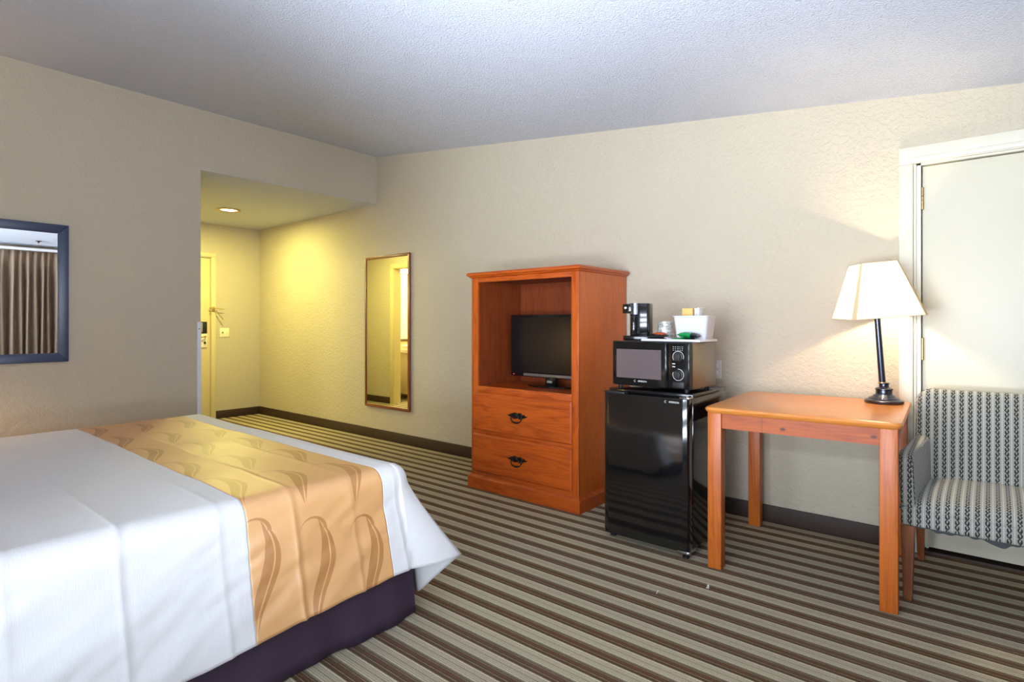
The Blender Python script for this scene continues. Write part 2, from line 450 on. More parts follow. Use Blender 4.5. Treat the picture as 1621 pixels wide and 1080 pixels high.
for a, b in ((WY0 + .05, (WY0 + WY1) / 2 - .03), ((WY0 + WY1) / 2 + .03, WY1 - .05)):
    MB().box(XN + .083, XN + .087, a, b, WZ0 + .05, WZ1 - .05).build('pane', M_glass, w1, smooth=False)

wf = MB()
for a in ((WX0, WX0 + .05, .40, 2.10), (WX1 - .05, WX1, .40, 2.10), (WX0, WX1, .40, .45), (WX0, WX1, 2.05, 2.10), (-.68, -.62, .40, 2.10)):
    wf.box(a[0], a[1], YL - .10, YL - .05, a[2], a[3], bev=.004)
w2 = wf.build('added_window', M_whiteplastic, kind='structure')  # unseen second window, added to let fill light in from behind
for a, b in ((WX0 + .05, -.68), (-.62, WX1 - .05)):
    MB().box(a, b, YL - .077, YL - .073, .45, 2.05).build('pane', M_glass, w2, smooth=False)

# ---- doors -------------------------------------------------------
def hinge(parent, x, y, z, mat, h=.11):
    m = MB()
    m.box(x - .040, x, y + .006, y + .009, z - h / 2, z + h / 2, bev=.001)
    k = 5; seg = h / k
    for i in range(k):
        m.lathe([(.0065, 0), (.0065, seg * .92)], (x + .004, y - .002, z - h / 2 + i * seg), 14)
    m.lathe([(.0045, -.006), (.0075, -.002), (.0075, .0)], (x + .004, y - .002, z - h / 2), 12)
    m.lathe([(.0075, 0), (.0075, .003), (.003, .007)], (x + .004, y - .002, z + h / 2 - .003), 12)
    return m.build('hinge', mat, parent)
# connecting door on the right
LY = YR + .022          # face of the leaf
d1 = MB().box(DX0 + .047, DX1 - .012, LY, LY + .044, .034, DZ - .018, bev=.002).build('door_1', M_doorpaint, kind='structure')
for z in (1.86, 1.07, .25): hinge(d1, DX0 + .043, LY - .006, z, M_brass)
s = MB()
# jamb + stop + stepped casing
s.box(DX0 - .001, DX0 + .042, YR - .004, YR + .12, 0, DZ)
s.box(DX1 - .008, DX1 + .001, YR - .004, YR + .12, 0, DZ)
s.box(DX0, DX1, YR - .004, YR + .12, DZ - .014, DZ + .001)
s.box(DX0 + .04, DX0 + .07, LY + .05, LY + .09, 0, DZ - .012)
s.box(DX1 - .05, DX1 - .006, LY + .05, LY + .09, 0, DZ - .012)
s.box(DX0 + .04, DX1 - .006, LY + .05, LY + .09, DZ - .05, DZ - .012)
s.box(DX0 - .052, DX0 + .010, YR - .020, YR + .001, 0, DZ - .0045, bev=.003)
s.box(DX0 - .052, DX1 + .06, YR - .020, YR + .001, DZ - .004, DZ + .085, bev=.003)
s.box(DX0 + .0105, DX0 + .024, YR - .012, YR + .001, 0, DZ - .0045, bev=.003)
s.box(DX0 - .005, DX1, YR - .030, YR - .018, DZ + .0, DZ + .028, bev=.004)
s.box(DX1 - .01, DX1 + .06, YR - .020, YR + .001, 0, DZ - .0045, bev=.003)
struct(s, 'trim_3', M_trimpaint, smooth=True)
struct(MB().box(DX0, DX1, YR + .02, YR + .12, 0, .012), 'trim_4', simple('dark_threshold', rgb(60, 46, 36), .6))
struct(MB().box(DX0 - .1, DX1 + .1, YR + .125, YR + .14, 0, DZ + .1), 'dark_door_backing', M_dark)  # near-black sheet added behind the leaf, paints its gaps as shade

# entry door at the hall end
d2 = MB().box(XH - .060, XH - .016, EY0 + .02, EY1 - .012, .012, EZ - .02, bev=.002).build('door_2', M_halldoor, kind='structure')
s = MB()
s.box(XH - .12, XH + .003, EY1 - .01, EY1 + .001, 0, EZ)
s.box(XH - .12, XH + .003, EY0 - .001, EY0 + .012, 0, EZ)
s.box(XH - .12, XH + .003, EY0, EY1, EZ - .014, EZ + .001)
s.box(XH - .12, XH - .07, EY1 - .04, EY1, 0, EZ); s.box(XH - .12, XH - .07, EY0, EY1, EZ - .05, EZ)
s.box(XH, XH + .016, EY1 - .006, EY1 + .045, 0, EZ - .0065, bev=.003)
s.box(XH, XH + .016, EY0 - .05, EY0 + .006, 0, EZ - .0065, bev=.003)
s.box(XH, XH + .016, EY0 - .05, EY1 + .045, EZ - .006, EZ + .045, bev=.003)
struct(s, 'trim_5', M_halltrim, smooth=True)
struct(MB().box(XH - .13, XH - .12, EY0 - .1, EY1 + .1, 0, EZ + .1), 'dark_entry_backing', M_dark)  # near-black backing, puts the shade behind the entry door into colour
# card reader, lever, deadbolt plate on the entry door
xd = XH - .016
s = MB().box(xd, xd + .022, 2.905, 2.990, 1.082, 1.228, bev=.005).build('card_reader', M_blackmatte, d2)
MB().box(xd + .021, xd + .024, 2.922, 2.934, 1.095, 1.215, bev=.001).build('card_slot', M_nickel, s)
s = MB().box(xd, xd + .016, 2.905, 2.992, .905, 1.080, bev=.005).build('lock_plate', M_ivory, d2)
MB().tube([(xd + .01, 2.965, 1.045), (xd + .045, 2.965, 1.045), (xd + .052, 2.93, 1.04), (xd + .05, 2.86, 1.025)], .009).build('lever', M_brass, s)
MB().tube([(xd + .014, 2.962, .965), (xd + .026, 2.962, .965)], .013, 14).box(xd + .024, xd + .034, 2.958, 2.966, .945, .985, bev=.002).build('thumb_turn', M_dark, s)
# swing-bar guard
s = MB().box(XH + .016, XH + .024, EY1 - .005, EY1 + .03, 1.355, 1.415, bev=.003)
s.tube([(XH + .024, EY1 + .02, 1.385), (XH + .05, EY1 + .03, 1.37), (XH + .07, EY1 + .10, 1.27), (XH + .07, EY1 + .11, 1.255)], .005)
s.tube([(XH + .024, EY1 + .02, 1.395), (XH + .05, EY1 + .04, 1.395), (XH + .05, EY1 + .13, 1.385)], .004)
s.tube([(XH + .01, EY1 - .035, 1.40), (XH + .03, EY1 - .01, 1.395)], .006).tube([(XH + .01, EY1 - .035, 1.355), (XH + .03, EY1 - .01, 1.36)], .005)
tag(s.build('door_guard', M_brass, loc=(XH + .016, EY1, 1.385)), 'small brass swing-bar door guard on the entry door frame', 'door latch')
# bathroom door casing and open leaf
s = MB()
s.box(BX0 - .065, BX0 + .006, YH - .001, YH + .016, 0, BZ - .0065, bev=.003)
s.box(BX1 - .006, BX1 + .065, YH - .001, YH + .016, 0, BZ - .0065, bev=.003)
s.box(BX0 - .065, BX1 + .065, YH - .001, YH + .016, BZ - .006, BZ + .06, bev=.003)
s.box(BX0 - .001, BX0 + .012, YH - .125, YH + .002, 0, BZ); s.box(BX1 - .012, BX1 + .001, YH - .125, YH + .002, 0, BZ)
s.box(BX0, BX1, YH - .125, YH + .002, BZ - .012, BZ + .001)
struct(s, 'trim_6', M_halltrim, smooth=True)
d3 = MB().box(BX1 - .055, BX1 - .015, .98, YH - .125, .012, BZ - .02, bev=.002).build('door_3', M_halldoor, kind='structure')
MB().lathe([(.026, 0), (.026, .006), (.010, .01), (.010, .035), (.026, .045), (.028, .06), (.015, .07)], M=Matrix.Translation((BX1 - .055, 1.05, 1.0)) @ Matrix.Rotation(R(-90), 4, 'Y')).build('door_knob', M_brass, d3)

# ---- plates -------------------------------------------------------
s = thing('light_switch', 'ivory double light switch plate beside the entry door', 'light switch', (XH, 3.20, 1.09))
MB().box(0, .006, -.058, .058, -.058, .058, bev=.003).build('plate', M_ivory, s)
MB().box(.005, .014, -.030, -.020, -.012, .012, bev=.002).build('toggle', M_dark, s)
MB().box(.005, .012, .020, .030, -.008, .008, bev=.002).build('toggle', M_ivory, s)
s = thing('wall_outlet', 'pale grey outlet plate on the wall just right of the microwave', 'outlet', (-1.360, YR, .908))
MB().box(-.036, .036, -.006, 0, -.058, .058, bev=.003).build('plate', simple('grey_plate', rgb(205, 206, 200), .4), s)
for zz in (-.022, .022): MB().box(-.016, .016, -.009, -.005, zz - .014, zz + .014, bev=.003).build('socket', M_whiteplastic, s)

# recessed light in the hall ceiling
rl = thing('ceiling_light', 'round recessed ceiling light with brass trim ring in the entry hall', 'ceiling light', (-6.43, 2.79, ZH))
MB().lathe([(.088, -.002), (.118, -.002), (.118, -.010), (.100, -.014), (.088, -.006)], n=48, cap=False).build('trim_ring', M_brass, rl)
MB().lathe([(.0, -.004), (.060, -.009), (.086, -.003), (.086, -.001), (0, -.001)], n=40, cap=False).build('lens', emit('lit_lens', (1, .84, .5, 1), 14), rl)
# fire sprinkler near the curtain
sp = thing('fire_sprinkler', 'small brass sprinkler head on the ceiling above the curtain, seen in the mirror', 'sprinkler', (.38, 1.83, zc(.38)))
MB().lathe([(.0, 0), (.035, 0), (.034, -.006), (.012, -.012), (.010, -.03), (0, -.03)][::-1], n=20, cap=False).build('escutcheon', M_iron, sp)
MB().tube([(-.011, 0, -.025), (-.018, 0, -.045), (0, 0, -.065), (.018, 0, -.045), (.011, 0, -.025)], .003).lathe([(.02, -.067), (.02, -.065)], n=16).build('deflector', M_brass, sp)

# ---- tall mirror on the right wall ---------------------------------
def framed_mirror(root, w, h, fw, ft, mframe, out='y-', recess=.006):
    """mirror centred on the root; faces local -Y"""
    for (x0, x1, z0, z1, hor) in ((-w / 2, w / 2, h / 2 - fw, h / 2, 1), (-w / 2, w / 2, -h / 2, -h / 2 + fw, 1), (-w / 2, -w / 2 + fw, -h / 2, h / 2, 0), (w / 2 - fw, w / 2, -h / 2, h / 2, 0)):
        m = MB()
        if hor:
            s_ = 1 if z0 > 0 else -1
            zo, zi = s_ * h / 2, s_ * (h / 2 - fw)
            pts = [(-w / 2, zo), (w / 2, zo), (w / 2 - fw, zi), (-w / 2 + fw, zi)]
        else:
            s_ = 1 if x0 > 0 else -1
            xo, xi = s_ * w / 2, s_ * (w / 2 - fw)
            pts = [(xo, -h / 2), (xo, h / 2), (xi, h / 2 - fw), (xi, -h / 2 + fw)]
        m.prism(pts, 'y', -ft, 0, bev=.004)
        m.build('frame', mframe, root)
    MB().box(-w / 2 + fw - .004, w / 2 - fw + .004, -ft + recess, -ft + recess + .004, -h / 2 + fw - .004, h / 2 - fw + .004).build('mirror_glass', M_mirror, root, smooth=False)
m = thing('wall_mirror', 'tall mirror in a thin reddish-brown wooden frame', 'mirror', (-4.750, YR - .002, 1.118))
framed_mirror(m, .735, 1.575, .030, .022, M_mirrorwood)
# small mirror on the far wall, faces +X, hangs leaning forward a touch
m = thing('wall_mirror', 'mirror in a wide dark navy frame, cut by the left edge', 'mirror', (XF + .0045, .685, 1.411), (0, R(.2), R(90)))
m.rotation_euler = Euler((R(.2), 0, R(90)), 'XYZ')
framed_mirror(m, .72, .945, .062, .028, M_navy)

# ---- curtain and rail (seen in the mirror) ----------------------------
ct = thing('curtain', 'pleated brown curtain hanging from a white rail, reflected in the navy mirror', 'curtain', (XN - .115, 1.18, 0))
bm = bmesh.new(); ny, nz = 420, 26; rows = []
L = 1.62; ztop = 2.195
def cfold(yy, f):
    k = yy / .085
    ph = 2 * PI * k + .9 * math.sin(yy * 9) + .5 * math.sin(yy * 23 + 1)
    top = .6 * (abs(math.sin(ph / 2)) ** 5) - .2
    low = .5 * math.sin(ph) + .28 * math.sin(ph * .5 + 1.3)
    return top * .045 * (1 - f) + low * .055 * f * 1.25
for j in range(nz + 1):
    f = j / nz; z = ztop - f * (ztop - .05); row = []
    for i in range(ny + 1):
        yy = L * i / ny
        ff = min(1, f * 5)
        row.append(bm.verts.new((cfold(yy, ff) - .004 * math.sin(f * 7 + yy * 5), yy + .012 * ff * math.sin(2 * PI * yy / .17 + f * 3), z)))
    rows.append(row)
for j in range(nz):
    for i in range(ny): bm.faces.new((rows[j][i], rows[j][i + 1], rows[j + 1][i + 1], rows[j + 1][i]))
mb = MB(); mb.add(bm); c = mb.build('cloth', M_curtain, ct)
sol = c.modifiers.new('t', 'SOLIDIFY'); sol.thickness = .002
cr = thing('curtain_rail', 'white curtain rail along the top of the window wall', 'curtain rail', (XN, -.5, 2.205))
MB().box(-.16, -.07, 0, 3.6, 0, .035, bev=.004).build('track', M_whiteplastic, cr)
for yy in (.05, 1.8, 3.55): MB().box(-.10, 0, yy, yy + .03, .003, .030).build('bracket', M_whiteplastic, cr)

# ---- television cabinet -----------------------------------------------
AX0, AX1, AY0, AY1, AH = -2.942, -2.000, 3.030, 3.640, 1.575
a = thing('television_cabinet', 'orange-brown wooden cabinet with open television bay and two drawers', 'cabinet', (AX0, AY0, 0))
W, Dp = AX1 - AX0, AY1 - AY0
MB().box(0, .02, .019, Dp, .0, 1.538).build('side_panel', M_oak_side, a)
MB().box(W - .02, W, .019, Dp, .0, 1.538).build('side_panel', M_oak_side, a)
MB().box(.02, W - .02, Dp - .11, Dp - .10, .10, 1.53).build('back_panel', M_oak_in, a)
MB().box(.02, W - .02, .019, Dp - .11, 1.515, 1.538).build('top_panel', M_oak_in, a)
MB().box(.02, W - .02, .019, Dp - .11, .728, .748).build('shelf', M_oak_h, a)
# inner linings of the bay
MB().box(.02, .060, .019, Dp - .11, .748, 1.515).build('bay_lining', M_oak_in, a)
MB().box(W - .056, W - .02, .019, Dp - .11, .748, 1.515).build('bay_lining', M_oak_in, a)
ff = MB()
ff.box(0, .062, 0, .020, .09, 1.54, bev=.002).build('stile', M_oak_v, a)
MB().box(W - .056, W, 0, .020, .09, 1.54, bev=.002).build('stile', M_oak_v, a)
for r0, r1 in ((1.503, 1.54), (.69, .749), (.39, .44), (.09, .14)):
    MB().box(.060, W - .054, .0005, .020, r0, r1, bev=.001).build('cross_rail', M_oak_h, a)
# crown with a moulded nose
nose = [(0.0, 1.536), (-.010, 1.540), (-.016, 1.548), (-.026, 1.553), (-.028, 1.566), (-.020, AH), (.0, AH)]
def frame_profile(prof, y_back, w, m):
    """mitred moulding round front and both sides: prof = (offset from the body, z)"""
    bm_ = bmesh.new(); secs = []
    for (cx, cy, dx, dy) in ((0, y_back, 1, 0), (0, 0, 1, 1), (w, 0, -1, 1), (w, y_back, -1, 0)):
        secs.append([bm_.verts.new((cx + o * dx, cy + o * dy, z)) for o, z in prof])
    n = len(prof)
    for A, B_ in zip(secs, secs[1:]):
        for i in range(n - 1): bm_.faces.new((A[i], A[i + 1], B_[i + 1], B_[i]))
    for S_ in (secs[0], secs[-1]): bm_.faces.new(S_)
    # lid
    if m == 'lid': bm_.faces.new([s_[-1] for s_ in secs]); bm_.faces.new([s_[0] for s_ in secs])
    bmesh.ops.recalc_face_normals(bm_, faces=bm_.faces)
    q = MB(); q.add(bm_); return q
frame_profile(nose, Dp, W, 'lid').build('crown', M_oak_h, a, angle=25)
pl = [(0.001, 0.0), (-.020, 0.0), (-.020, .080), (-.014, .088), (-.010, .090), (-.006, .096), (.001, .097)]
frame_profile(pl, Dp, W, 'x').build('plinth', M_oak_h, a, angle=25)
def bail_pull(parent, x, y, z):
    m = MB()
    for sx in (-1, 1):
        m.tube([(x + sx * (.019 + .014 * math.cos(t_)), y - .005 - .002 * math.sin(t_), z + .012 * math.sin(t_)) for t_ in [2 * PI * k / 16 for k in range(16)]], .0042, 8, closed=True)
        m.prism([(x + sx * .030, z + .004), (x + sx * .044, z + .010), (x + sx * .050, z + .003), (x + sx * .070, z + .002), (x + sx * .052, z - .005), (x + sx * .040, z - .009), (x + sx * .030, z - .006)], 'y', y - .007, y, bev=.0015)
        m.lathe([(.006, 0), (.007, .004), (.004, .010)], M=Matrix.Translation((x + sx * .033, y - .004, z - .002)) @ Matrix.Rotation(R(90), 4, 'X'), n=12)
    m.lathe([(.007, 0), (.008, .005), (.004, .010)], M=Matrix.Translation((x, y - .002, z)) @ Matrix.Rotation(R(90), 4, 'X'), n=14, squash=(.8, 1.6))
    m.prism([(x - .04, z - .006), (x - .02, z + .016), (x, z + .012), (x + .02, z + .016), (x + .04, z - .006), (x, z - .010)], 'y', y - .003, y)
    K = Matrix.Translation((x, y, z)) @ Matrix.Diagonal((1.32, 1.2, 1.4, 1)) @ Matrix.Translation((-x, -y, -z))
    bmesh.ops.transform(m.bm, matrix=K, verts=m.bm.verts)
    h = m.build('handle', M_iron, parent, label='dark ornate bail pull')
    b = MB()
    pts = [(x - .034, y - .012, z - .004), (x - .034, y - .016, z - .016), (x - .026, y - .018, z - .027), (x - .012, y - .019, z - .031), (x, y - .0195, z - .0325), (x + .012, y - .019, z - .031), (x + .026, y - .018, z - .027), (x + .034, y - .016, z - .016), (x + .034, y - .012, z - .004)]
    b.tube(pts, [.003, .003, .003, .004, .005, .004, .003, .003, .003], 8)
    bmesh.ops.transform(b.bm, matrix=K, verts=b.bm.verts)
    b.build('bail', M_iron, h, label='dark swinging bail of the pull')
for z0, z1 in ((.428, .700), (.128, .402)):
    m = MB()
    bm_ = bmesh.new()
    x0, x1 = .026, W - .046
    o = .010
    lo = [(x0, z0), (x1, z0), (x1, z1), (x0, z1)]; hi = [(x0 + o, z0 + o), (x1 - o, z0 + o), (x1 - o, z1 - o), (x0 + o, z1 - o)]
    A = [bm_.verts.new((p[0], -.002, p[1])) for p in lo]; A2 = [bm_.verts.new((p[0], -.009, p[1])) for p in lo]
    B2 = [bm_.verts.new((p[0], -.018, p[1])) for p in hi]
    for k in range(4):
        bm_.faces.new((A[k], A[(k + 1) % 4], A2[(k + 1) % 4], A2[k])); bm_.faces.new((A2[k], A2[(k + 1) % 4], B2[(k + 1) % 4], B2[k]))
    bm_.faces.new(B2); bm_.faces.new(A)
    bmesh.ops.recalc_face_normals(bm_, faces=bm_.faces)
    m.add(bm_); d = m.build('drawer', M_oak_h, a, angle=20)
    bail_pull(d, (x0 + x1) / 2 - .004, -.018, (z0 + z1) / 2 + .005)

# ---- television ------------------------------------------------------
tv = thing('television', 'black flat-screen television standing inside the wooden cabinet', 'television', (-2.425, 3.30, .748))
tw, z0, z1 = .73, .062, .520
m = MB(); m.box(-tw / 2, tw / 2, .0, .04, z0, z1, bev=.005); m.box(-tw / 2 + .1, tw / 2 - .1, .035, .075, z0 + .05, z1 - .06, bev=.01)
m.build('casing', M_black, tv)
MB().box(-tw / 2 + .020, tw / 2 - .020, -.0015, .004, z0 + .036, z1 - .020).build('screen', M_screen, tv, smooth=False)
MB().prism([(-.24, z0 + .006), (.24, z0 + .006), (.22, z0 + .026), (-.24, z0 + .026)], 'y', -.003, .002, bev=.001).build('painted_reflection', simple('reflection_grey', rgb(120, 116, 112), .25, .5), tv)  # grey strip stands in for the reflection along the lower bezel
MB().lathe([(.0, 0), (.0035, 0), (.003, .002), (0, .003)], M=Matrix.Translation((-tw / 2 + .03, -.0005, z0 + .014)) @ Matrix.Rotation(R(90), 4, 'X'), n=12, cap=False).build('power_light', emit('red_led', (1, .05, .08, 1), 4), tv)
MB().box(-.045, .045, .005, .04, .006, z0 + .03, bev=.004).build('neck', M_black, tv)
MB().lathe([(0, 0), (.20, 0), (.205, .003), (.20, .008), (.0, .012)], n=48, squash=(1, .58), c=(0, .03, 0), cap=False).build('stand_base', M_black, tv)
MB().box(-.02, .025, -.012, .004, .028, .046, bev=.003).build('badge', simple('grey_badge', rgb(150, 145, 135), .3, .5), tv)

# ---- fridge ----------------------------------------------------------
FX0, FX1, FY0, FY1, FH = -1.676, -1.180, 2.792, 3.330, .836
fr_ = thing('mini_fridge', 'black compact fridge standing on the carpet beside the wooden table', 'fridge', (FX0, FY0, 0))
w = FX1 - FX0; dp = FY1 - FY0
MB().box(.003, w, .062, dp, .03, FH - .008, bev=.004).build('cabinet', M_fridge, fr_)
MB().box(0, w + .001, .058, dp + .002, FH - .024, FH, bev=.005).build('top_cover', M_black, fr_)
dm = MB()
pts = [(0, .052), (0, .014), (.010, .004), (.03, 0), (w * .5, -.004), (w - .03, 0), (w - .008, .004), (w, .014), (w, .052)]
dm.prism(pts, 'z', .034, FH - .022, bev=.002)
dr = dm.build('door', M_fridge, fr_, angle=50)
MB().box(-.0005, .13, .002, .05, FH - .022, FH - .012, bev=.003).build('handle', M_blackmatte, dr)
MB().box(.012, w - .012, .052, .060, .04, FH - .03).build('gasket', M_blackmatte, dr)
MB().box(w - .05, w + .002, .006, .065, FH - .022, FH - .014, bev=.002).lathe([(.009, 0), (.009, .008)], (w - .016, .03, FH - .016), 16).build('hinge', M_chrome, fr_)
MB().box(w - .06, w + .004, .002, .10, .020, .034, bev=.002).build('hinge', M_chrome, fr_)
for x, y in ((.03, .06), (w - .02, .02), (.03, dp - .04), (w - .03, dp - .04)):
    MB().lathe([(.018, 0), (.018, .010), (.009, .012), (.009, .034)], (x, y, 0), 18).build('foot', M_blackmatte, fr_)
def text(txt, size, parent, loc, rot, mat, name='lettering', ext=.0004):
    cu = bpy.data.curves.new(name, 'FONT'); cu.body = txt; cu.size = size; cu.extrude = ext; cu.align_x = 'CENTER'; cu.align_y = 'CENTER'
    tmp = bpy.data.objects.new('t', cu); COL.objects.link(tmp)
    dg = bpy.context.evaluated_depsgraph_get(); me = bpy.data.meshes.new_from_object(tmp.evaluated_get(dg))
    bpy.data.objects.remove(tmp); me.materials.append(mat)
    o = bpy.data.objects.new(name, me); COL.objects.link(o); o.parent = parent; o.location = loc; o.rotation_euler = rot
    return o
M_print = simple('white_print', rgb(225, 225, 225), .5)
def ring(cx, y, cz, r, a0, a1, th=.0012, n=40):
    m_ = MB(); m_.tube([(cx + r * math.cos(a0 + (a1 - a0) * k / n), y, cz + r * math.sin(a0 + (a1 - a0) * k / n)) for k in range(n + 1)], th, 6); return m_
text('EMERSON', .0125, dr, (w - .075, -.0035, FH - .042), (R(90), 0, 0), M_print)
ring(w - .122, -.0030, FH - .042, .0052, .8, 5.6, .0009).build('emblem', M_print, dr)

# ---- microwave --------------------------------------------------------
mw = thing('microwave', 'black microwave oven with two dials standing on the fridge', 'microwave', (-1.667, 2.876, FH), (0, 0, R(-1.2)))
w, dp, H0, H1 = .470, .345, .018, .268
t = NT('dark_brushed_steel'); co = t.coords(); nn = t.noise(t.mapping(co, (1, 2, 60)), 8, 2)
t.bsdf(t.mix(nn, rgb(120, 114, 104), rgb(146, 138, 124)), .3, .85, t.bump(nn, .04, .001)); M_steel = t.m
MB().box(.004, w - .002, .028, dp, H0, H1 - .002, bev=.004).build('casing', M_steel, mw)
MB().box(0, w, .002, .030, H0, H1, bev=.006, seg=3).build('front_frame', M_blackmatte, mw)
md = MB(); md.prism([(.003, .006), (.008, -.008), (.03, -.014), (.20, -.018), (.335, -.014), (.345, -.006), (.345, .008)], 'z', H0 + .004, H1 - .004, bev=.002)
mdoor = md.build('door', M_black, mw, angle=40)
MB().prism([(.036, -.013), (.036, -.0150), (.10, -.0172), (.20, -.0186), (.31, -.0160), (.31, -.014)], 'z', H0 + .045, H1 - .045).build('window', screen_mat('mesh_window', rgb(92, 80, 80), .15), mdoor)
text('EMERSON', .012, mdoor, (.20, -.0188, H0 + .030), (R(90), 0, 0), M_print)
ring(.155, -.0185, H0 + .030, .005, .8, 5.6, .0009).build('emblem', M_print, mdoor)
cp = MB().box(.348, w - .004, -.010, .006, H0 + .004, H1 - .004, bev=.004, seg=3).build('control_panel', M_black, mw)
for cz, a0, a1 in ((H0 + .172, R(-20), R(215)), (H0 + .078, R(-205), R(95))):
    k = MB()
    k.lathe([(.026, 0), (.025, .006), (.020, .008), (.019, .020), (.0, .021)], M=Matrix.Translation((.405, -.010, cz)) @ Matrix.Rotation(R(90), 4, 'X'), n=32, cap=False)
    k.box(.401, .409, -.038, -.016, cz - .019, cz + .019, bev=.002, M=None)
    k.build('dial', M_blackmatte, mw)
    ring(.405, -.0105, cz, .030, a0, a1, .0012).build('dial_scale', M_print, mw)
pr = MB()
for r_ in range(3):
    for c_ in range(5): pr.box(.375 + c_ * .0125, .375 + c_ * .0125 + random.uniform(.005, .009), -.0106, -.009, H0 + .224 - r_ * .009, H0 + .2255 - r_ * .009)
pr.build('printed_scale', M_print, mw)
for z_ in (.133, .118): MB().box(.372, .388, -.0106, -.009, H0 + z_, H0 + z_ + .004).build('printed_label', M_print, mw)
MB().box(.374, .438, -.0135, -.008, H0 + .008, H0 + .040, bev=.002).build('release_button', M_blackmatte, mw)
for x, y in ((.03, .04), (w - .04, .04), (.03, dp - .04), (w - .04, dp - .04)):
    MB().lathe([(.012, 0), (.014, .018)], (x, y, 0), 14).build('foot', M_blackmatte, mw)
ZT = FH + H1 + .0    # top of the microwave

# ---- tray and things on the microwave ----------------------------------
tr_ = thing('tray', 'flat white plastic tray on the microwave', 'tray', (-1.513, 2.925, ZT), (0, 0, R(-1)))
tm = MB(); tm.box(0, .345, 0, .235, 0, .005, bev=.002)
for a_ in ((0, .345, 0, .010), (0, .345, .225, .235), (0, .010, 0, .235), (.335, .345, 0, .235)): tm.box(a_[0], a_[1], a_[2], a_[3], .001, .013, bev=.003)
tm.build('tray_body', M_whiteplastic, tr_)
ZTR = ZT + .006
cm = thing('coffee_maker', 'black single-cup coffee maker at the left end of the microwave top', 'coffee maker', (-1.590, 3.03, ZT), (0, 0, R(12)))
MB().prism([(-.075, -.035), (-.060, -.052), (.075, -.052), (.082, -.03), (.082, .045), (.07, .052), (-.06, .052), (-.075, .035)], 'z', .0, .028, bev=.003).build('base', M_black, cm)
MB().prism([(-.030, -.050), (.072, -.050), (.080, -.03), (.080, .045), (.068, .052), (-.03, .052)], 'z', .027, .215, bev=.004).build('body', M_black, cm)
MB().prism([(-.080, -.030), (-.062, -.050), (-.02, -.053), (-.02, .053), (-.062, .050), (-.080, .030)], 'z', .158, .213, bev=.004).build('brew_head', M_black, cm)
MB().lathe([(.026, .150), (.034, .152), (.035, .216), (.03, .2165)], (-.002, -.026, 0), 30).build('filter_housing', simple('dark_chrome', rgb(120, 124, 140), .12, .9), cm)
MB().lathe([(.020, .03), (.022, .035), (.022, .140), (.018, .148)], (-.008, -.040, 0), 24).build('water_gauge', M_black, cm)
MB().lathe([(.006, 0), (.006, .004)], M=Matrix.Translation((-.055, -.0515, .19)) @ Matrix.Rotation(R(90), 4, 'X'), n=14).build('button', M_nickel, cm)
MB().tube([(-.078, 0, .017), (-.084, 0, .017)], .006).build('power_switch', simple('red_plastic', rgb(150, 40, 30), .3), cm)
# wrapped cup
t = NT('clear_wrapped_plastic'); 
co = t.coords(); nz = t.noise(co, 70, 3, .6, .5)
tb = t.n('ShaderNodeBsdfTransparent'); gb = t.n('ShaderNodeBsdfGlossy'); gb.inputs['Roughness'].default_value = .15
db = t.n('ShaderNodeBsdfDiffuse'); db.inputs[0].default_value = rgb(220, 220, 212)
m1 = t.n('ShaderNodeMixShader'); m1.inputs[0].default_value = .35; t.link(db.outputs[0], m1.inputs[1]); t.link(gb.outputs[0], m1.inputs[2])
m2 = t.n('ShaderNodeMixShader'); t.link(t.ramp(nz, [(.4, (.28, .28, .28, 1)), (.62, (.85, .85, .85, 1))]), m2.inputs[0]); t.link(tb.outputs[0], m2.inputs[1]); t.link(m1.outputs[0], m2.inputs[2])
t.link(t.bump(nz, .5, .01), gb.inputs['Normal']); t.link(m2.outputs[0], t.out.inputs[0]); M_wrap = t.m
cu = thing('plastic_cup', 'upside-down clear plastic-wrapped cup between the coffee maker and the ice bucket', 'cup', (-1.440, 3.085, ZTR))
cu.scale = (1.15, 1.15, 1.12)
MB().lathe([(.040, 0), (.041, .004), (.033, .086), (.0, .086)], n=28, cap=False).build('cup_body', M_wrap, cu)
MB().lathe([(.046, .001), (.044, .02), (.037, .06), (.036, .092), (.024, .097), (.0, .094)], n=14, cap=False).build('wrapper', M_wrap, cu)
t = NT('printed_cup_band'); co = t.coords(); f = t.noise(co, 120, 2, .6); t.bsdf(t.ramp(f, [(.47, rgb(60, 60, 60)), (.53, rgb(205, 205, 198))], 'CONSTANT'), .4)
MB().lathe([(.0366, .056), (.0346, .080)], n=28, cap=False).build('printed_band', t.m, cu)
# ice bucket
t = NT('milky_plastic'); b_ = t.bsdf(rgb(238, 238, 244), .3, 0, None, Transmission_Weight=0.0)
tl = t.n('ShaderNodeBsdfTranslucent'); tl.inputs[0].default_value = rgb(235, 235, 240)
mx = t.n('ShaderNodeMixShader'); mx.inputs[0].default_value = .35; t.link(b_.outputs[0], mx.inputs[1]); t.link(tl.outputs[0], mx.inputs[2]); t.link(mx.outputs[0], t.out.inputs[0]); M_milk = t.m
ib = thing('ice_bucket', 'square white milky plastic ice bucket holding cups, at the right end of the tray', 'ice bucket', (-1.262, 3.075, ZTR), (0, 0, R(2)))
bm_ = bmesh.new()
def rrect(hx, hy, r, z, n=6):
    out = []
    for (cx, cy, a0) in ((hx - r, hy - r, 0), (-hx + r, hy - r, 90), (-hx + r, -hy + r, 180), (hx - r, -hy + r, 270)):
        for k in range(n + 1):
            a_ = R(a0 + 90 * k / n); out.append((cx + r * math.cos(a_), cy + r * math.sin(a_), z))
    return out
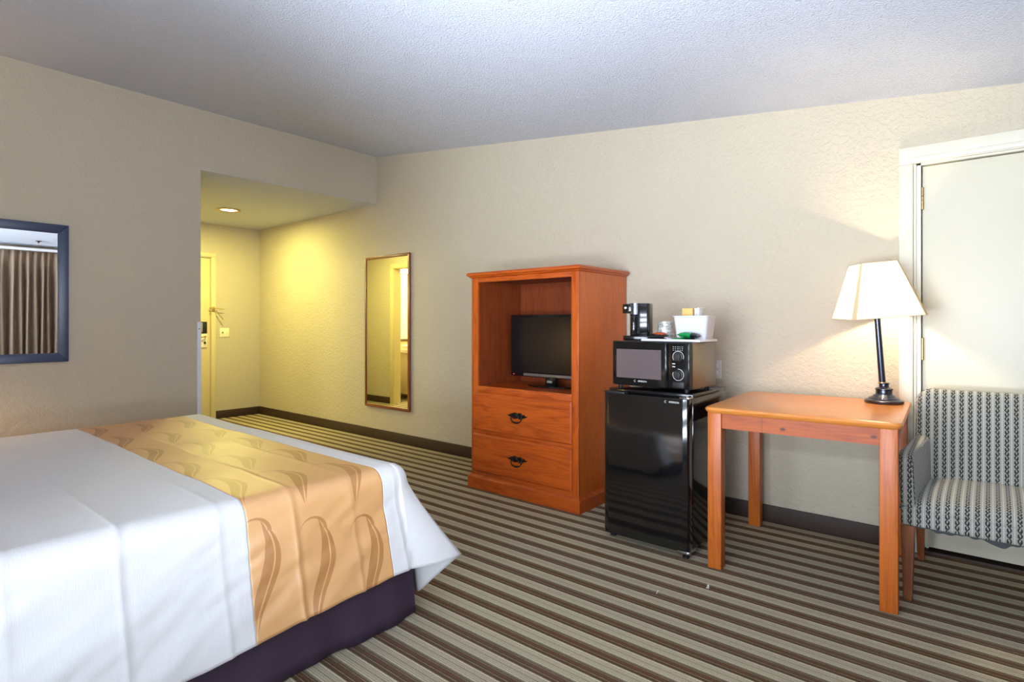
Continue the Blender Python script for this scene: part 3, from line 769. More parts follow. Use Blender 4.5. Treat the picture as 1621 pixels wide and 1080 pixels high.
secs = [rrect(.080, .062, .018, 0), rrect(.082, .064, .018, .004), rrect(.096, .076, .02, .128), rrect(.101, .081, .022, .131), rrect(.101, .081, .022, .135), rrect(.093, .073, .018, .134), rrect(.079, .061, .016, .005)]
vs = [[bm_.verts.new(p) for p in s_] for s_ in secs]
n_ = len(vs[0])
for A, B_ in zip(vs, vs[1:]):
    for k in range(n_): bm_.faces.new((A[k], A[(k + 1) % n_], B_[(k + 1) % n_], B_[k]))
bm_.faces.new(vs[0][::-1]); bm_.faces.new(vs[-1])
mb = MB(); mb.add(bm_); mb.build('bucket_body', M_milk, ib)
# two foam cups lying on end and a tan paper pack in the bucket
M_foam = simple('white_foam', rgb(242, 242, 240), .6)
foam = None
for k, (dx, dz) in enumerate(((0, 0), (.016, .004))):
    f_ = thing('foam_cup', ['white foam cup leaning in the ice bucket, nearer the yellow pack', 'rightmost white foam cup standing out of the ice bucket'][k], 'cup', (-1.255 + dx, 3.08, ZTR + .062 + dz), (0, R(4), 0), 'foam cups in the ice bucket')
    prof = [(.026, 0), (.036, .106), (.041, .110), (.041, .114), (.033, .114), (.024, .006), (0, .006)]
    Mx = Matrix.Scale(.22, 4, (1, 0, 0))
    MB().lathe(prof, n=28, cap=False, M=Matrix.Diagonal((.20, 1, 1, 1))).build('cup_body', M_foam, f_)
s = MB().box(-.036, .026, -.010, .012, 0, .172, bev=.003)
tag(s.build('paper_pack', simple('tan_paper', rgb(214, 176, 100), .6), loc=(0, 0, 0)), 'flat yellow-tan paper pack standing in the ice bucket', 'packet').location = (-1.300, 3.085, ZTR + .006)

# pouches
def pouch(name, label, w, d, h, loc, rot, mats, cat='packet', group='packets on the tray', split=None):
    r_ = thing(name, label, cat, loc, rot, group)
    nx, ny = 26, 14
    rng = random.Random(hash_str(label))
    ph = [rng.uniform(0, 6) for _ in range(4)]
    def P(i, j, s_):
        u, v = i / nx * 2 - 1, j / ny * 2 - 1
        e = max(0, 1 - abs(u) ** 4) ** .8 * max(0, 1 - abs(v) ** 3) ** .8
        cr_ = .0022 * math.sin(u * 9 + ph[0]) * math.sin(v * 7 + ph[1]) + .0015 * math.sin(u * 17 + v * 11 + ph[2])
        return (u * w / 2, v * d / 2 * (1 - .08 * e), h / 2 + s_ * (h / 2 * e + cr_ * e) + .002 * math.sin(u * 3 + ph[3]) * (1 - e) * .6)
    def side(lo, hi):
        bm_ = bmesh.new(); 
        idx = list(range(lo, hi + 1)); T, Bt = {}, {}
        for i in idx:
            for j in range(ny + 1):
                T[i, j] = bm_.verts.new(P(i, j, 1)); Bt[i, j] = bm_.verts.new(P(i, j, -1))
        for i in idx[:-1]:
            for j in range(ny):
                bm_.faces.new((T[i, j], T[i + 1, j], T[i + 1, j + 1], T[i, j + 1])); bm_.faces.new((Bt[i, j + 1], Bt[i + 1, j + 1], Bt[i + 1, j], Bt[i, j]))
        bmesh.ops.remove_doubles(bm_, verts=bm_.verts, dist=.00005)
        q = MB(); q.add(bm_); return q
    cut = int(nx * (split or 1))
    side(0, cut).build('wrapper', mats[0], r_, angle=70)
    if split: side(cut, nx).build('wrapper_end', mats[1], r_, angle=70, label='dark end of the wrapper')
    return r_
def hash_str(s_): return sum((i + 1) * ord(c) for i, c in enumerate(s_))
P_green = simple('green_foil', rgb(20, 150, 70), .25, .3); P_blk = simple('black_foil', rgb(26, 26, 30), .3, .2)
P_or = simple('orange_foil', rgb(214, 88, 40), .3, .2); P_wh = simple('white_paper', rgb(214, 204, 214), .6)
ZP = ZTR
pouch('coffee_packet', 'flat black packet on the left end of the tray', .095, .06, .012, (-1.440, 2.985, ZP), (0, 0, R(8)), [P_blk])
pouch('coffee_packet', 'puffy black packet with orange top lying on the flat black one', .110, .055, .020, (-1.437, 2.988, ZP + .0125), (R(12), R(2), R(-4)), [P_blk, P_or], split=None)
pouch('coffee_packet', 'bright orange packet on top of the black packets', .075, .045, .010, (-1.432, 3.000, ZP + .030), (R(8), R(3), R(-14)), [P_or])
t = NT('purple_striped_paper'); x, y, z = t.xyz(t.coords()); f = t.math('FRACT', t.math('MULTIPLY', y, 90))
t.bsdf(t.ramp(f, [(.35, rgb(226, 214, 226)), (.65, rgb(120, 80, 120))], 'CONSTANT'), .5); P_stripe = t.m
for k in range(3):
    pouch('sugar_packet', ['white and purple stick packet nearest the orange coffee packet', 'middle white and purple stick packet on the tray', 'white and purple stick packet nearest the green packets'][k], .080, .020, .007, (-1.374 + .015 * k, 2.962 + .004 * k, ZP + .0005 + .0045 * (2 - k)), (0, R(4), R(-38 + 5 * k)), [P_stripe], group='stick packets on the tray')
pouch('tea_packet', 'flat green and black packet lying under the puffy green one', .125, .065, .014, (-1.286, 2.968, ZP), (0, 0, R(2)), [P_green, P_blk], split=.62)
pouch('tea_packet', 'puffy green packet with a black end on top of the flat green one', .120, .060, .028, (-1.252, 2.972, ZP + .0145), (0, R(4), R(-4)), [P_green, P_blk], split=.68)

# ---- table -------------------------------------------------------------
TH = .793
tb_ = thing('table', 'square orange-brown wooden table with thick square legs against the wall', 'table', (-.704, 3.193, 0), (0, 0, R(3.0)))
hw, hd = .408, .418
tp = MB()
prof = [(.0, TH - .028), (.010, TH - .030), (.020, TH - .022), (.024, TH - .012), (.018, TH - .003), (.008, TH)]
bm_ = bmesh.new(); secs = []
for o_, z in [(-.03, TH - .028)] + prof: secs.append([bm_.verts.new(p) for p in rrect(hw - .024 + o_, hd - .024 + o_, .018 + max(0, o_), z, 5)])
n_ = len(secs[0])
for A, B_ in zip(secs, secs[1:]):
    for k in range(n_): bm_.faces.new((A[k], A[(k + 1) % n_], B_[(k + 1) % n_], B_[k]))
bm_.faces.new(secs[0][::-1]); bm_.faces.new(secs[-1]); bmesh.ops.recalc_face_normals(bm_, faces=bm_.faces)
tp.add(bm_); tp.build('tabletop', M_pine_top, tb_, angle=30)
lw = .066; lx, ly = hw - .018, hd - .016
for sx in (-1, 1):
    for sy in (-1, 1):
        x0, x1 = (lx - lw, lx) if sx > 0 else (-lx, -lx + lw); y0, y1 = (ly - lw, ly) if sy > 0 else (-ly, -ly + lw)
        MB().box(x0, x1, y0, y1, 0, TH - .026, bev=.004).build('leg', M_pine_leg, tb_)
z0, z1 = .690, TH - .026
MB().box(-lx + lw, lx - lw, -ly + .012, -ly + .034, z0, z1).build('apron', M_pine_apron, tb_)
MB().box(-lx + lw, lx - lw, ly - .034, ly - .012, z0, z1).build('apron', M_pine_apron, tb_)
for sx in (-1, 1):
    xs = sorted((sx * (lx - .012), sx * (lx - .034)))
    MB().box(xs[0], xs[1], -ly + lw, ly - lw, z0, z1).build('apron', wood('stained_pine_side', rgb(178, 92, 40), rgb(150, 68, 22), 'y') if sx < 0 else bpy.data.materials['stained_pine_side'], tb_)

# ---- lamp ---------------------------------------------------------------
lp = thing('table_lamp', 'table lamp with dark turned metal base and pleatless cream shade, leaning slightly', 'lamp', (-.424, 3.478, TH))
lp['label'] = 'lit table lamp with dark stepped metal base and cream shade'
M_lampmetal = simple('gunmetal', rgb(74, 76, 90), .22, .85)
MB().lathe([(0, 0), (.084, 0), (.0865, .003), (.0865, .014), (.083, .017), (.070, .022), (.068, .026), (.060, .030), (.050, .036), (.048, .040), (.0395, .044), (.037, .048), (.037, .066), (.040, .069), (.040, .074), (.034, .078), (.024, .081), (.022, .084), (.022, .097), (.025, .100), (.024, .104), (.0, .104)], n=64, cap=False).build('base', M_lampmetal, lp, angle=40)
MB().lathe([(.015, .103), (.018, .104), (.018, .109), (.015, .110)], n=32).build('collar', M_brass, lp)
MB().lathe([(.0155, .108), (.0135, .44), (.013, .455)], n=32).build('stem', M_lampmetal, lp)
MB().lathe([(.013, .455), (.018, .46), (.018, .505), (.012, .51)], n=24).build('socket', M_brass, lp)
t = NT('lit_shade_cloth'); co = t.coords(); nz = t.noise(co, 300, 2)
di = t.n('ShaderNodeBsdfDiffuse'); di.inputs[0].default_value = rgb(240, 232, 210)
tl = t.n('ShaderNodeBsdfTranslucent'); tl.inputs[0].default_value = rgb(250, 236, 200)
mx = t.n('ShaderNodeMixShader'); mx.inputs[0].default_value = .65; t.link(di.outputs[0], mx.inputs[1]); t.link(tl.outputs[0], mx.inputs[2])
t.link(t.bump(nz, .1, .001), di.inputs['Normal']); t.link(mx.outputs[0], t.out.inputs[0]); M_shade = t.m
t = NT('shade_tape'); di = t.n('ShaderNodeBsdfDiffuse'); di.inputs[0].default_value = rgb(226, 210, 170)
tl = t.n('ShaderNodeBsdfTranslucent'); tl.inputs[0].default_value = rgb(226, 206, 150)
mx = t.n('ShaderNodeMixShader'); mx.inputs[0].default_value = .35; t.link(di.outputs[0], mx.inputs[1]); t.link(tl.outputs[0], mx.inputs[2]); t.link(mx.outputs[0], t.out.inputs[0]); M_tape = t.m
SZ0, SZ1 = .445, .722
A0, A1, cb, ct_ = .168, .086, .022, .011    # half sides and cut corners
def oct_(a_, c_, z):
    return [(a_, -a_ + c_, z), (a_, a_ - c_, z), (a_ - c_, a_, z), (-a_ + c_, a_, z), (-a_, a_ - c_, z), (-a_, -a_ + c_, z), (-a_ + c_, -a_, z), (a_ - c_, -a_, z)]
Rz = Matrix.Rotation(R(27), 4, 'Z')
bm_ = bmesh.new()
lo = [bm_.verts.new(p) for p in oct_(A0, cb, SZ0)]; hi = [bm_.verts.new(p) for p in oct_(A1, ct_, SZ1)]
for k in (0, 2, 4, 6): bm_.faces.new((lo[k], lo[(k + 1) % 8], hi[(k + 1) % 8], hi[k]))
for k in (1, 3, 5, 7): bm_.faces.new((lo[k], lo[(k + 1) % 8], hi[(k + 1) % 8], hi[k]))
mb = MB(); mb.add(bm_, Rz); sh = mb.build('lamp_shade', M_shade, lp, smooth=False)
m = MB()
def loop_tube(a_, c_, z, r_):
    m_ = MB(); m_.tube(oct_(a_, c_, z), r_, 6, closed=True, M=Rz); return m_
loop_tube(A0, cb, SZ0 + .001, .0018).build('shade_trim', M_tape, sh)
loop_tube(A1, ct_, SZ1 - .001, .0016).build('shade_trim', M_tape, sh)
# corner tape strips
for k in (1, 3, 5, 7):
    bm_ = bmesh.new(); e = 1.012
    q0 = [Vector(oct_(A0, cb, SZ0)[k]), Vector(oct_(A0, cb, SZ0)[(k + 1) % 8]), Vector(oct_(A1, ct_, SZ1)[(k + 1) % 8]), Vector(oct_(A1, ct_, SZ1)[k])]
    mid0, mid1 = (q0[0] + q0[1]) / 2, (q0[2] + q0[3]) / 2
    q = [q0[0].lerp(mid0, .25), q0[1].lerp(mid0, .25), q0[2].lerp(mid1, .25), q0[3].lerp(mid1, .25)]
    ov = [bm_.verts.new((p.x * e, p.y * e, p.z)) for p in q]; iv = [bm_.verts.new((p.x * 1.003, p.y * 1.003, p.z)) for p in q]
    bm_.faces.new(ov); bm_.faces.new(iv[::-1])
    for i in range(4): bm_.faces.new((ov[i], iv[i], iv[(i + 1) % 4], ov[(i + 1) % 4]))
    bmesh.ops.recalc_face_normals(bm_, faces=bm_.faces)
    mb = MB(); mb.add(bm_, Rz); mb.build('corner_tape', M_tape, sh, smooth=False)
sp_ = MB()
for k in range(4):
    a_ = R(27 + 45 + 90 * k); sp_.tube([(0, 0, SZ1 - .02), (A1 * 1.32 * math.cos(a_), A1 * 1.32 * math.sin(a_), SZ1 - .006)], .0018, 6)
sp_.tube([(0, 0, .50), (.05, 0, .53), (.055, 0, .62), (.012, 0, SZ1 - .02), (0, 0, SZ1 + .004)], .002, 6).tube([(0, 0, .50), (-.05, 0, .53), (-.055, 0, .62), (-.012, 0, SZ1 - .02), (0, 0, SZ1 + .004)], .002, 6)
sp_.build('harp', M_brass, lp)
MB().lathe([(.0, .505), (.013, .505), (.014, .525), (.027, .555), (.029, .572), (.022, .592), (0, .602)], n=24, cap=False).build('bulb', emit('lit_bulb', (1, .86, .6, 1), 3), lp)

# ---- armchair -------------------------------------------------------------
ch = thing('armchair', 'upholstered armchair in cream fabric with black scroll stripes, cut by the right edge', 'chair', (.03, 3.28, 0))
CW = .335
def soft_box(x0, x1, y0, y1, z0, z1, bev, seg=4): return MB().box(x0, x1, y0, y1, z0, z1, bev=bev, seg=seg)
soft_box(-CW, CW, -.285, .26, .325, .402, .012, 3).build('seat_rail', M_scroll, ch, uv=box_uv)
# crowned seat cushion
bm_ = bmesh.new(); nx, ny = 30, 24; g_ = []
for j in range(ny + 1):
    row = []
    for i in range(nx + 1):
        u, v = i / nx * 2 - 1, j / ny * 2 - 1
        e = (1 - abs(u) ** 5) * (1 - abs(v) ** 5)
        z = .402 + .048 * max(0, e) ** .45 + .028 * (1 - u * u) * (1 - v * v)
        row.append(bm_.verts.new((u * (CW - .012), -.008 + v * .275 + (-.008 * (1 - v) * max(0, e) ** .5 if v < 0 else 0), z)))
    g_.append(row)
for j in range(ny):
    for i in range(nx): bm_.faces.new((g_[j][i], g_[j][i + 1], g_[j + 1][i + 1], g_[j + 1][i]))
mb = MB(); mb.add(bm_); mb.build('seat_cushion', M_scroll, ch, angle=80, uv=box_uv)
m = MB(); m.tube([(-CW, -.285, .400), (CW, -.285, .400)], .0045, 8).tube([(-CW - .001, -.285, .400), (-CW - .001, .24, .400)], .0045, 8); m.build('piping', M_scroll, ch, uv=box_uv)
# back: tilted padded slab with rounded top corners
bm_ = bmesh.new()
outl = []
bw = .320
z0, z1 = .40, .885; rc = .075
for (cx, cz, a0) in ((bw - rc, z1 - rc, 0), (-bw + rc, z1 - rc, 90)):
    for k in range(9):
        a_ = R(a0 + 90 * k / 8); outl.append((cx + rc * math.cos(a_), cz + rc * math.sin(a_)))
outl += [(-bw, z0), (bw, z0)]
Mt = Matrix.Translation((0, .135, .40)) @ Matrix.Rotation(R(-5.5), 4, 'X') @ Matrix.Translation((0, 0, -.40))
m = MB(); m.prism(outl, 'y', 0, .11, bev=.03, seg=5, M=Mt); m.build('backrest', M_scroll, ch, angle=50, uv=box_uv)
for sx in (-1, 1):
    m = MB()
    pts = [(-.285, .400), (-.288, .52), (-.292, .610), (-.270, .632), (-.2, .640), (.02, .648), (.165, .655), (.165, .400)]
    x0, x1 = (sx * CW, sx * (CW - .056)); 
    m.prism(pts, 'x', min(x0, x1), max(x0, x1), bev=.018, seg=4)
    o = m.build('arm', M_scroll, ch, angle=60)
    for v in o.data.vertices:                       # the arms splay out a little towards the top
        v.co.x -= sx * (-.012) * max(0, (v.co.z - .4) / .25) * (1 if True else 0)
        v.co.x -= sx * .030 * max(0, min(1, (v.co.y + .20) / .36)) 
    box_uv(o.data)
for sx in (-1, 1):
    m = MB(); x = sx * (CW - .026)
    bm_ = bmesh.new(); b0 = [(x - .012, -.270), (x + .022 * 1, -.270), (x + .022, -.238), (x - .012, -.238)]
    tt = [bm_.verts.new((p0, p1, .325)) for p0, p1 in ((x - .026, -.283), (x + .026, -.283), (x + .026, -.232), (x - .026, -.232))]
    bb = [bm_.verts.new((p0, p1, 0)) for p0, p1 in ((x - .016, -.283), (x + .016, -.283), (x + .016, -.252), (x - .016, -.252))]
    bm_.faces.new(tt); bm_.faces.new(bb[::-1])
    for k in range(4): bm_.faces.new((bb[k], bb[(k + 1) % 4], tt[(k + 1) % 4], tt[k]))
    bmesh.ops.recalc_face_normals(bm_, faces=bm_.faces); bmesh.ops.bevel(bm_, geom=list(bm_.edges), offset=.002, segments=1, affect='EDGES')
    m.add(bm_); m.build('leg', M_chairleg, ch)
for sx in (-1, 1):
    m = MB(); x = sx * (CW - .030)
    bm_ = bmesh.new()
    tt = [bm_.verts.new((x + a_, b__, .325)) for a_, b__ in ((-.020, .19), (.020, .19), (.020, .235), (-.020, .235))]
    bb = [bm_.verts.new((x + a_, b__, 0)) for a_, b__ in ((-.014, .275), (.014, .275), (.014, .305), (-.014, .305))]
    bm_.faces.new(tt); bm_.faces.new(bb[::-1])
    for k in range(4): bm_.faces.new((bb[k], bb[(k + 1) % 4], tt[(k + 1) % 4], tt[k]))
    bmesh.ops.recalc_face_normals(bm_, faces=bm_.faces); m.add(bm_); m.build('leg', M_chairleg, ch)
# torn lining under the rail
m = MB(); rng = random.Random(3)
xs = [-.30 + .008 * k for k in range(78)]
def rag(x):
    d_ = .003 + .002 * math.sin(x * 60) + .003 * math.sin(x * 143 + 1)
    for c_, w_, h_ in ((-.20, .016, .010), (-.155, .014, .009), (-.015, .022, .020), (.015, .015, .012), (.14, .04, .012)):
        d_ += h_ * math.exp(-((x - c_) / w_) ** 2)
    return max(.001, d_)
pts = [(x, .327) for x in xs] + [(x, .325 - rag(x)) for x in reversed(xs)]
m.prism(pts, 'y', -.279, -.277); m.build('torn_lining', simple('grey_lining', rgb(62, 64, 66), .95), ch, smooth=False, label='ragged dark grey lining hanging below the seat')

# ---- bed ------------------------------------------------------------------
bd = thing('bed', 'wide bed with dark purple skirt standing on the striped carpet', 'bed', (-2.85, .50, 0))
def loc_box(x0, x1, y0, y1, z0, z1, bev=0): return MB().box(x0 + 2.85, x1 + 2.85, y0 - .5, y1 - .5, z0, z1, bev=bev, seg=3)
loc_box(-3.86, -1.875, -.46, 1.50, .10, .34, .02).build('box_spring', M_mattress, bd)
loc_box(-3.87, -1.890, -.46, 1.505, .34, .595, .045).build('mattress', M_mattress, bd)
# skirt: gently waved cloth round three sides
path = []
def seg_(x0, y0, x1, y1, n):
    for k in range(n): path.append((x0 + (x1 - x0) * k / n, y0 + (y1 - y0) * k / n))
SX0, SX1, SY0, SY1 = -3.885, -1.835, -.46, 1.545
seg_(SX1, SY0, SX1, SY1, 90); seg_(SX1, SY1, SX0, SY1, 90); seg_(SX0, SY1, SX0, SY0, 90); path.append((SX0, SY0))
bm_ = bmesh.new(); rows = []
cxm, cym = (SX0 + SX1) / 2, (SY0 + SY1) / 2
for j in range(9):
    f = j / 8; row = []
    for i, (x, y) in enumerate(path):
        off = (.010 * math.sin(i * .33) + .006 * math.sin(i * .81 + 2)) * f + .022 * f * f - .003
        if abs(x - SX1) < 1e-6 and y < SY1 - 1e-6: nx_, ny_ = 1, 0
        elif abs(y - SY1) < 1e-6 and x > SX0: nx_, ny_ = (0, 1) if x < SX1 - 1e-6 else (.7, .7)
        else: nx_, ny_ = -1, 0
        row.append(bm_.verts.new((x + 2.85 + nx_ * off, y - .5 + ny_ * off, .345 - f * .340)))
    rows.append(row)
for j in range(8):
    for i in range(len(path) - 1): bm_.faces.new((rows[j][i], rows[j][i + 1], rows[j + 1][i + 1], rows[j + 1][i]))
mb = MB(); mb.add(bm_); sk = mb.build('bed_skirt', M_skirt, bd, angle=60)
sk.modifiers.new('t', 'SOLIDIFY').thickness = .003

# bedspread: one sheet lying on top and hanging on three sides
CX0, CX1, CY0, CY1 = -3.88, -1.930, -.20, 1.490     # flat part
CZ = .618; RB = .075
YB0, YB1 = .862, 1.405                                # gold band
def dedupe(l):
    out = []
    for v in sorted(l):
        if not out or v - out[-1] > 1e-4: out.append(v)
    return out
def seg_lin(a_, b__, n): return [a_ + (b__ - a_) * k / n for k in range(n + 1)]
ys = dedupe(seg_lin(CY0, YB0, 170) + seg_lin(YB0, YB1, 90) + seg_lin(YB1, CY1, 18))
xs = seg_lin(CX0, CX1, 84)
creases = [(.02, .006), (.262, .007), (.503, .009), (.773, .008), (1.02, .010), (1.255, .007), (1.46, .004)]
def vnoise(x, y, s_):
    from mathutils import noise
    return noise.noise(Vector((x * s_, y * s_, s_ * 1.7)))
def crease(y, wob, side):
    o_ = 0
    for c_, a_ in creases:
        d_ = y - c_ - wob
        o_ += a_ * (math.exp(-abs(d_) / .006) * .75 + (math.exp(-(d_ / .05) ** 2) * .5 if d_ < 0 else math.exp(-(d_ / .022) ** 2) * .5) - .35 * math.exp(-((d_ - .018) / .012) ** 2))
    return o_ * side * (.55 + .45 * math.sin(y * 7 + 1) ** 2) * .62
def top_pt(x, y):
    edge = min(x - CX0, CX1 - x, CY1 - y + .1)
    wob = .015 * vnoise(x, 0, 1.8) + .02 * vnoise(x, 3, .8)
    near = max(.22, 1 - (CX1 - x) / 1.1)
    z = CZ + crease(y, wob, near * .8) + .0035 * vnoise(x, y, 5) + .007 * vnoise(x, y, 1.7)
    return Vector((x, y, z))
NV = 40
def drop_profile(t_, L, flare):
    """t_ 0..1 along the hang: returns (outward, down)"""
    s_ = t_ * L; q = RB * PI / 2
    if s_ < q:
        a_ = s_ / RB; return RB * math.sin(a_), RB * (1 - math.cos(a_))
    f = (s_ - q) / (L - q)
    return RB + flare * f ** 1.15, RB + (s_ - q)
def hem_L(y):   # cloth length on the near side, from the hem heights in the photo
    pts_ = [(-.2, .150), (.5, .160), (.71, .166), (.88, .180), (1.22, .203), (1.515, .215)]
    for (a_, za), (b__, zb) in zip(pts_, pts_[1:]):
        if y <= b__: zz = za + (zb - za) * max(0, (y - a_)) / (b__ - a_); break
    else: zz = pts_[-1][1]
    return CZ - zz - RB + RB * PI / 2
def hang(ox, oy, nx_, ny_, t_, L, flare, along, fold=1.0, ridge=0.0, tang=(0, 0)):
    o_, d_ = drop_profile(t_, L, flare)
    f = max(0, (t_ * L - .05) / L)
    wr = (.016 * vnoise(along * 1.0 + 5, t_ * L * 2.2 + along * .9, 3.2) + .006 * vnoise(along + 9, t_ * L * 3 + along * 1.2, 8)) * min(1, f * 3) * fold
    o2 = o_ + wr + ridge * (.4 + 1.0 * f)
    base = top_pt(ox, oy)
    return Vector((ox + nx_ * o2, oy + ny_ * o2, CZ + (base.z - CZ) * max(0, 1 - t_ * 4) - d_))
bm_ = bmesh.new(); uvl = bm_.loops.layers.uv.new('cloth'); band_faces = []
V = {}; UV = {}
def vert(key, p, uv):
    if key not in V: V[key] = bm_.verts.new(p); UV[V[key]] = uv
    return V[key]
nxs, nys = len(xs) - 1, len(ys) - 1
for i, x in enumerate(xs):
    for j, y in enumerate(ys): vert(('t', i, j), top_pt(x, y), (x - CX1, y))
def quad(a_, b__, c_, d_, band):
    f = bm_.faces.new((a_, b__, c_, d_)); f.smooth = True; f.material_index = 1 if band else 0; return f
def isband(j): return YB0 - 1e-5 <= ys[j] and ys[j + 1] <= YB1 + 1e-5
for i in range(nxs):
    for j in range(nys): quad(V['t', i, j], V['t', i + 1, j], V['t', i + 1, j + 1], V['t', i, j + 1], isband(j))
# near side (+X) and far side (-X)
for sd, ii, sgn in (('n', nxs, 1), ('f', 0, -1)):
    for j, y in enumerate(ys):
        L = hem_L(y) + (.006 * vnoise(y, 0, 6) if sd == 'n' else 0)
        V[sd, j, 0] = V['t', ii, j]
        for k in range(1, NV + 1):
            t_ = k / NV
            rd = crease(y, .012 * vnoise(xs[ii], 0, 1.8) + .012 * t_, 1.25) if sd == 'n' else 0
            vert((sd, j, k), hang(xs[ii], y, sgn, 0, t_, L, .075, y, ridge=rd), (sgn * t_ * L if sgn > 0 else (CX0 - CX1) - t_ * L, y))
    for j in range(nys):
        for k in range(NV):
            q = (V[sd, j, k], V[sd, j, k + 1], V[sd, j + 1, k + 1], V[sd, j + 1, k])
            quad(*(q if sgn > 0 else q[::-1]), isband(j))
# foot side (+Y)
LF = CZ - .055 - RB + RB * PI / 2
for i, x in enumerate(xs):
    V['y', i, 0] = V['t', i, nys]
    for k in range(1, NV + 1):
        t_ = k / NV
        rd = .012 * math.sin(x * 15) * t_
        vert(('y', i, k), hang(x, ys[-1], 0, 1, t_, LF, .06, x + 3, ridge=rd), (x - CX1, CY1 + t_ * LF))
for i in range(nxs):
    for k in range(NV): quad(V['y', i + 1, k], V['y', i + 1, k + 1], V['y', i, k + 1], V['y', i, k], False)
# corners: fan that flares out into one fold
for cn, ii, sgn in (('c', nxs, 1), ('d', 0, -1)):
    NA = 26
    for q in range(NA + 1):
        ph_ = 90 * q / NA
        tip = 51
        if ph_ <= tip:
            s_ = ph_ / tip; L = hem_L(1.515) + .0 * s_; fl = .075 + (.231 - .075) * s_ ** 1.6
        else:
            s_ = min(1, (ph_ - tip) / 13.0); s_ = s_ * s_ * (3 - 2 * s_)
            L = hem_L(1.515) + (LF - hem_L(1.515)) * s_; fl = .235 + (.050 - .235) * s_
            fl = fl + (.06 - .05) * max(0, (ph_ - tip - 13) / 26)
        for k in range(NV + 1):
            t_ = k / NV
            if k == 0: V[cn, q, 0] = V['t', ii, nys]; continue
            if q == 0: V[cn, q, k] = V['n' if sgn > 0 else 'f', nys, k]; continue
            if q == NA: V[cn, q, k] = V['y', ii, k]; continue
            w0 = 1 - q / NA
            o_, d_ = drop_profile(t_, L, fl)
            nx_, ny_ = math.cos(R(ph_)) * sgn, math.sin(R(ph_))
            lift = 0
            vert((cn, q, k), Vector((xs[ii] + nx_ * o_, ys[-1] + ny_ * o_, CZ - d_ + .035 * t_ * math.exp(-((ph_ - tip) / 14) ** 2) * 0)), (0, CY1 + .3))
    for q in range(NA):
        for k in range(NV):
            vv = [V[cn, q, k], V[cn, q, k + 1], V[cn, q + 1, k + 1], V[cn, q + 1, k]]
            u_ = []
            for w_ in vv:
                if w_ not in u_: u_.append(w_)
            if sgn < 0: u_ = u_[::-1]
            try: f = bm_.faces.new(u_); f.smooth = True
            except ValueError: pass
for f in bm_.faces:
    for l in f.loops: l[uvl].uv = UV.get(l.vert, (0, 0))
me_all = bpy.data.meshes.new('bedspread'); bm_.to_mesh(me_all)
def part_of(idx, name, mat, parent=None):
    b2 = bmesh.new(); b2.from_mesh(me_all)
    bmesh.ops.delete(b2, geom=[f for f in b2.faces if f.material_index != idx], context='FACES')
    for f in b2.faces: f.material_index = 0
    me = bpy.data.meshes.new(name); b2.to_mesh(me); b2.free(); me.materials.append(mat)
    # keep the joined surface's normals so the seam does not show
    o_ = bpy.data.objects.new(name, me); COL.objects.link(o_); o_.parent = parent
    me.transform(Matrix.Translation((2.85, -.5, 0)))
    sm = o_.modifiers.new('t', 'SOLIDIFY'); sm.thickness = .0035; sm.offset = -1
    return o_
bs = thing('bedspread', 'white bedspread with a gold swirl-patterned band across the foot of the bed', 'bedspread', (-2.85, .5, 0))
part_of(0, 'cover_cloth', M_cover, bs)
part_of(1, 'decorative_band', M_band, bs)['label'] = 'gold band with darker leaf-like swirls'
bm_.free(); bpy.data.meshes.remove(me_all)

# ---- lint on the carpet -------------------------------------------------
for k, (x, y) in enumerate(((-1.136, 2.350), (-.985, 2.545))):
    m = MB(); h_ = .016 if k == 0 else .018
    m.tube([(-.004, 0, .001), (.001, 0, h_ * .5), (.0, .002, h_ * .85), (.006, .001, h_)], [.0014 + .001 * k] * 4, 6)
    if k: m.tube([(.004, 0, .001), (.006, 0, h_ * .6), (.002, 0, h_)], .002, 6)
    o = m.build('carpet_thread', M_foam); o.location = (x, y, 0)
    tag(o, ['thin white loose thread standing on the carpet, the left one of two', 'thicker white tuft standing on the carpet, nearer the table leg'][k], 'thread')

# ---- bedside lamp beyond the left edge and nightstand -----------------------
ns = thing('nightstand', 'small wooden nightstand beside the head of the bed', 'nightstand', (-4.45, -.25, 0))
MB().box(-.24, .24, -.22, .20, .10, .56, bev=.004).build('body', M_oak_side, ns)
MB().box(-.26, .26, -.24, .22, .56, .585, bev=.006).build('top', M_oak_h, ns)
for sx in (-.21, .17):
    for sy in (-.19, .13): MB().box(sx, sx + .04, sy, sy + .04, 0, .10).build('leg', M_oak_v, ns)
bl = thing('bedside_lamp', 'lit lamp with round shade on the nightstand', 'lamp', (-4.50, -.22, .585))
MB().lathe([(0, 0), (.08, 0), (.08, .015), (.03, .03), (.02, .05), (.014, .06), (.013, .33), (0, .33)], n=32, cap=False).build('base', M_lampmetal, bl)
MB().lathe([(.19, .30), (.10, .53)], n=40, cap=False).build('lamp_shade', M_shade, bl)

# ---- bathroom bits seen through the tall mirror ------------------------------
vn = thing('bathroom_vanity', 'small vanity cabinet with pale counter in the bathroom, seen in the tall mirror', 'vanity', (XH + .03, .95, 0))
MB().box(0, .46, -.5, .5, .08, .72, bev=.003).build('cabinet', simple('cream_cabinet', rgb(216, 202, 160), .4), vn)
MB().box(0, .50, -.52, .52, .72, .755, bev=.005).build('counter', simple('pale_stone', rgb(206, 186, 150), .2), vn)
for k in range(2): MB().box(.458, .474, -.48 + .5 * k, -.02 + .5 * k, .12, .70, bev=.003).build('door', simple('grey_green_panel', rgb(176, 178, 158), .4), vn)
MB().lathe([(.13, -.010), (.17, -.002), (.16, .0), (.12, -.008)], (.25, 0, .756), 30, cap=False).build('basin', M_whiteplastic, vn)
tw_ = thing('folded_towel', 'folded white towel on the bathroom counter, seen in the tall mirror', 'towel', (XH + .28, 1.27, .755))
